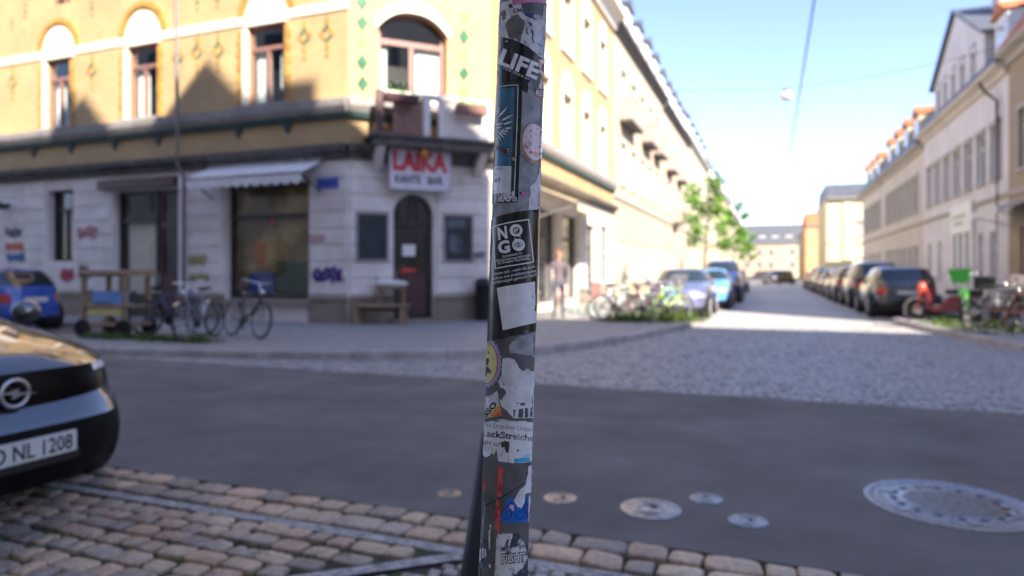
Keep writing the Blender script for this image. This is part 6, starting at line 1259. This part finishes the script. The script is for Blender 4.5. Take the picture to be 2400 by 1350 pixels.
eye = lambda g: [(o2[0] + 11 * g * t, o2[1] - .1 + sg * 6.2 * g * (1 - t * t) - 1.0 * t) for sg, ts in ((-1, (-1, -.7, -.4, 0, .4, .7, 1)), (1, (.7, .4, 0, -.4, -.7))) for t in ts]
child(ng, eye(1.0), black, 8); child(ng, eye(.84), wht, 9); child(ng, ell(o2[0] + .2, o2[1] - .2, 4.6, 4.8), black, 10); child(ng, ell(o2[0] + .4, o2[1] - .2, 3.1, 3.2), wht, 11); child(ng, ell(o2[0] + .4, o2[1] - .1, 2.0, 2.1), black, 12); child(ng, ell(o2[0] + 1.4, o2[1] - 1.6, .9, .9), wht, 13)
for key, (a, b), (c, d), h in (('k1', (1179, 604), (1224, 595), 5.4), ('k2', (1164.5, 614), (1242, 600), 5.4), ('k3', (1169, 619.5), (1239, 607.5), 5.4), ('n1', (1158, 646), (1252.5, 627), 6.8), ('n2', (1157.7, 656), (1255, 637.5), 6.8), ('n3', (1157.7, 666), (1255.5, 646.5), 6.8)): ptext(ng, key, a, b, (c - a, d - b), (-.9, -h), wht, 7)
child(ng, [(1165.5, 675), (1190, 670), (1222, 664.5), (1252, 660), (1255.5, 756), (1230, 761.5), (1200, 769), (1179, 774)], wht, 7, 'blank_white_panel')
# gear sticker on the left edge
gs = None
tooth = []
for i in range(96): t = 2 * math.pi * i / 96; g = 1.0 if i % 4 < 2 else .93; tooth.append((1139 + 38.5 * g * math.cos(t), 850 + 61 * g * math.sin(t)))
gs = patch(tooth, sm('teal_rim', (.05, .24, .27), .4), 3, 'sticker', 'yellow disc sticker with pink zigzag rim on the left edge')
tooth2 = []
for i in range(72): t = 2 * math.pi * i / 72; g = 1.0 if i % 2 else .9; tooth2.append((1139 + 36.5 * g * math.cos(t), 850 + 58 * g * math.sin(t)))
child(gs, tooth2, sm('rose_pink', (.42, .17, .3), .4), 4); child(gs, ell(1139, 850, 28.6, 50.5), sm('indigo', (.06, .05, .16), .4), 5); child(gs, ell(1139, 850, 27, 48.5), sm('straw', (.42, .4, .15), .4, scale=25, col2=(.3, .27, .09), lo=.45, hi=.6), 6)
for i, q in enumerate((E_((120, 470), (160, 465), (165, 500), (150, 560), (120, 570)), E_((112, 590), (150, 580), (195, 660), (180, 690), (165, 640), (150, 690), (135, 640), (128, 710), (108, 715)), E_((145, 350), (165, 390), (170, 405), (140, 400), (150, 380)))): child(gs, q, ink, 7, 'print', .6, 60 + i)
# big torn white remains below it
big = patch(E_((345, 470), (430, 455), (520, 488), (505, 530), (550, 560), (560, 600), (620, 640), (680, 605), (740, 652), (800, 640), (800, 900), (785, 1200), (770, 1290), (620, 1290), (490, 1292), (440, 1240), (400, 1190), (330, 1130), (300, 1030), (330, 1035), (402, 935), (350, 880), (318, 880), (285, 780), (330, 700), (335, 560)), WHITEP(), 2, 'torn_sticker', 'large torn patch of greyish white paper', 1.4, 70)
for i, q in enumerate((E_((488, 1175), (515, 1172), (508, 1240), (490, 1285)), E_((560, 1170), (620, 1155), (625, 1210), (612, 1285), (555, 1285)), E_((645, 1152), (680, 1150), (682, 1278), (643, 1280)), E_((722, 1150), (742, 1148), (742, 1270), (715, 1275)))): child(big, q, sm('slate_print', (.035, .045, .055), .6, var=.3), 3, 'print', .9, 71 + i)
for i, q in enumerate((ell(545, 1086, 14, 12), ell(612, 1098, 38, 22), ell(515, 870, 14, 9), ell(360, 820, 9, 14))): child(big, Z(1120, 760, 5.87, q), RESID(), 3, 'hole', .7, 80 + i)
patch(E_((505, 520), (545, 540), (540, 575), (480, 560), (490, 535)), WHITEP(), 3, 'paper_curl', None, .8, 85)
lp_ = patch(E_((60, 1000), (190, 975), (268, 912), (300, 1085), (240, 1130), (60, 1230)), WHITEP(), 2, 'torn_sticker', None, .8, 86)
ob = patch(E_((40, 1200), (130, 1150), (230, 1110), (300, 1080), (332, 1252), (240, 1270), (150, 1285), (40, 1300)), sm('pale_straw', (.5, .46, .3), .4), 3, 'sticker', 'scrap of an orange and red sticker with black lettering')
child(ob, E_((300, 1098), (332, 1252), (150, 1284), (230, 1175)), sm('bright_orange', (.6, .2, .03), .4), 4); child(ob, E_((318, 1175), (332, 1252), (205, 1274)), sm('coral_red', (.5, .08, .05), .4), 5); ptext(ob, 'SSO', *E_((118, 1285))[0], (26, -30), (-8, -9), ink, 6)
# LackStreiche paper
lk = patch(G_((90, 130), (150, 108), (230, 104), (300, 80), (410, 68), (500, 90), (600, 100), (700, 94), (760, 110), (850, 108), (850, 640), (790, 652), (680, 668), (560, 676), (450, 665), (345, 645), (332, 560), (318, 482), (285, 560), (250, 540), (220, 575), (185, 600), (150, 570), (90, 560)), paper('lack_paper', (.44, .435, .44), (.52, .515, .53), .3, .6, 40), 4, 'torn_sticker', 'torn white paper with LackStreiche lettering', .8, 90)
ptext(lk, 'das', *G_((128, 172))[0], (113, 12), (.5, -10.5), sm('faded_ink', (.13, .13, .14), .6, var=.3), 5); ptext(lk, 'lack', *G_((128, 303))[0], (119, 12.5), (.4, -14.5), sm('worn_ink', (.02, .02, .022), .6, scale=60, col2=(.2, .2, .21), lo=.48, hi=.62), 5); ptext(lk, 'geht', *G_((125, 405))[0], (41, 7.5), (.5, -11), sm('soft_ink', (.07, .07, .075), .6), 5)
child(lk, G_((368, 402), (430, 364), (492, 388), (488, 500), (470, 545), (440, 515), (425, 455), (395, 465)), sm('dark_hole', (.035, .033, .03), .6), 6, 'hole', .8, 91); child(lk, G_((592, 485), (615, 490), (620, 510), (598, 525)), sm('dark_hole', (.035, .033, .03)), 6, 'hole', .5, 92)
child(lk, G_((558, 615), (660, 608), (767, 600), (768, 655), (660, 668), (558, 674)), sm('cyan', (.04, .26, .42), .4, var=.2), 5); child(lk, G_((655, 607), (700, 560), (765, 548), (766, 600)), sm('pale_cyan', (.24, .38, .48), .5), 5, 'print', 1, 93); child(lk, G_((250, 92), (320, 76), (372, 88), (330, 112), (290, 108)), sm('cyan_scrap', (.05, .2, .32), .5), 5, 'print', 1, 94)
for q in (((160, 410), (168, 470), (180, 520)), ((200, 440), (215, 500), (235, 450)), ((255, 450), (262, 510), (258, 560)), ((370, 580), (395, 540), (410, 480)), ((475, 560), (478, 650), (476, 668))): stroke(lk, G_(*q), 1.1, sm('rust_stain', (.16, .1, .06), .7), 5, 'crack')
# red tape, scratches, grey scrap, blue sticker
rd = sm('red_tape', (.42, .055, .045), .4, scale=60, col2=(.3, .012, .012), lo=.55, hi=.6)
patch(G_((345, 695), (412, 752), (405, 830), (395, 860), (398, 960), (380, 1140), (322, 1140), (330, 960), (338, 800)), rd, 2, 'sticker', 'narrow red strip of tape', .5, 100); patch(H_((555, -10), (600, 30), (620, 130), (612, 200), (622, 300), (605, 480), (590, 590), (580, 600), (560, 545), (528, 508), (532, 300), (542, 120)), rd, 2, 'sticker', 'second narrow red strip of tape below the first', .5, 101)
patch(G_((148, 900), (172, 898), (166, 1060), (138, 1078)), rd, 2, 'scrap', None, .5, 102)
gsr = patch(G_((745, 720), (790, 700), (800, 900), (780, 1085), (725, 1085), (705, 1110), (695, 1200), (655, 1293), (600, 1280), (545, 1185), (580, 1120), (640, 1030), (700, 980), (728, 850)), WHITEP(), 5, 'torn_sticker', 'grey torn paper tongue above the blue sticker', 1.0, 103)
bs = patch(H_((735, -30), (850, -12), (880, 100), (970, 150), (1030, 20), (1050, -40), (1112, -60), (1110, 100), (1098, 385), (1040, 402), (980, 410), (880, 417), (780, 413), (690, 398), (608, 376), (650, 250), (700, 150)), sm('royal_blue', (.012, .085, .33), .35, scale=50), 4, 'sticker', 'blue sticker with black scrawled letters', .6, 104)
st = [((700, 170), (720, 210), (745, 225), (770, 190), (800, 170), (820, 220), (810, 280), (770, 330), (710, 350), (655, 320), (640, 275)), ((700, 170), (740, 110), (790, 75), (850, 50)), ((870, 180), (880, 260), (910, 320), (960, 340), (1010, 310), (1045, 250), (1055, 170), (1000, 165), (985, 220), (955, 250), (945, 190)), ((1000, 165), (1040, 130), (1065, 70), (1060, 0), (1045, -30)), ((700, 245), (745, 260), (710, 285), (760, 290)), ((1080, 330), (1085, 200), (1088, 80))]
for q in st: stroke(bs, H_(*q), lambda t: 1.3 + .9 * math.sin(3.1 * t), ink, 5, 'scrawl')
child(bs, H_((780, 96), (856, 96), (856, 200), (815, 200), (813, 165), (784, 160)), sm('pale_rose', (.5, .27, .33), .5), 6)
patch(H_((1112, -70), (1140, -60), (1140, 20), (1120, 200), (1112, 380), (1090, 392), (1098, 250)), WHITEP(), 5, 'torn_sticker', None, .8, 105)
stroke(pole, G_((170, 1262), (260, 1215), (330, 1185), (420, 1130), (520, 1070), (620, 1000), (690, 950)), lambda t: 2.6 - t, sm('soot', (.02, .02, .02), .7), 2, 'scratch').matrix_parent_inverse = XF[pole.name].inverted()
# FIGHT paper at the bottom
fp = patch(H_((578, 598), (700, 602), (830, 606), (937, 598), (975, 690), (1040, 770), (1096, 835), (1096, 1500), (520, 1500), (528, 1200), (548, 900), (545, 760), (560, 640)), sm('fight_paper', (.03, .035, .05), .7, scale=45, col2=(.42, .41, .39), lo=.44, hi=.52, bump=.03, bscale=300, detail=5), 3, 'torn_sticker', 'grey paper with pixel-like FIGHT lettering at the bottom', .8, 110)
child(fp, H_((585, 620), (700, 612), (715, 700), (690, 850), (600, 820), (575, 740)), WHITEP(), 4, 'print', 2.5, 111); child(fp, H_((590, 1200), (760, 1210), (830, 1280), (760, 1400), (590, 1400)), WHITEP(), 4, 'print', 2.5, 112); child(fp, H_((780, 610), (830, 612), (800, 760), (770, 900), (765, 760)), WHITEP(), 4, 'print', 2, 113)
for g, key, m_, ly in ((0, 'FIGHTB', ink, 5), (1, 'FIGHT', sm('bone', (.5, .49, .47), .5), 6)): ptext(fp, key, *H_((652 - (1 - g) * 10, 1122 + (1 - g) * 6))[0], (51 + (1 - g) * 3, -5), (.3, -20 - (1 - g) * 1.4), m_, ly)
for i, q in enumerate((H_((430, 470), (455, 435), (465, 460), (445, 600), (440, 880), (425, 880), (418, 740), (420, 560)), H_((300, 870), (335, 860), (330, 1035), (305, 1035)), H_((350, 880), (372, 880), (380, 980), (350, 1050)), H_((420, 1140), (450, 1150), (455, 1180), (435, 1218)), H_((240, 900), (290, 850), (280, 1050), (300, 1150), (260, 1350), (225, 1350)))): patch(q, cream if i < 4 else WHITEP(), 2, 'scrap', None, .8, 120 + i)
for i, q in enumerate((H_((425, 480), (450, 470), (440, 540), (422, 530)), H_((285, 1060), (350, 1030), (330, 1110), (270, 1120)), H_((255, 1120), (290, 1110), (285, 1350), (255, 1350)), H_((340, 690), (380, 720), (365, 830), (345, 800)))): patch(q, navy, 3, 'scrap', None, 1, 130 + i)
stroke(pole, H_((335, 60), (345, 200), (320, 380), (310, 560), (285, 760)), 2.2, paper('paint_drip', (.16, .16, .18), (.4, .4, .42), .4, .6, 200), 1, 'paint_drip').matrix_parent_inverse = XF[pole.name].inverted()
# black leaning post just behind
q = cam2w(-.17, 1.62, 0); e = empty('leaning_post', (q.x, q.y, -.02), 0, 'slim black leaning post half hidden behind the sticker pole', 'post')
tp0 = cam2w(-.05, 1.72, .88); mb = MB(); bt = Vector((q.x, q.y, -.02)); mb.tube([bt, bt.lerp(tp0, .5), tp0], [.045, .036, .03], 20); mb.build('shaft', M['black'], e, True); mb = MB(); mb.lathe([(.03, 0), (.026, .012), (0, .016)], tp0, 16); mb.build('cap', M['black'], e, True)
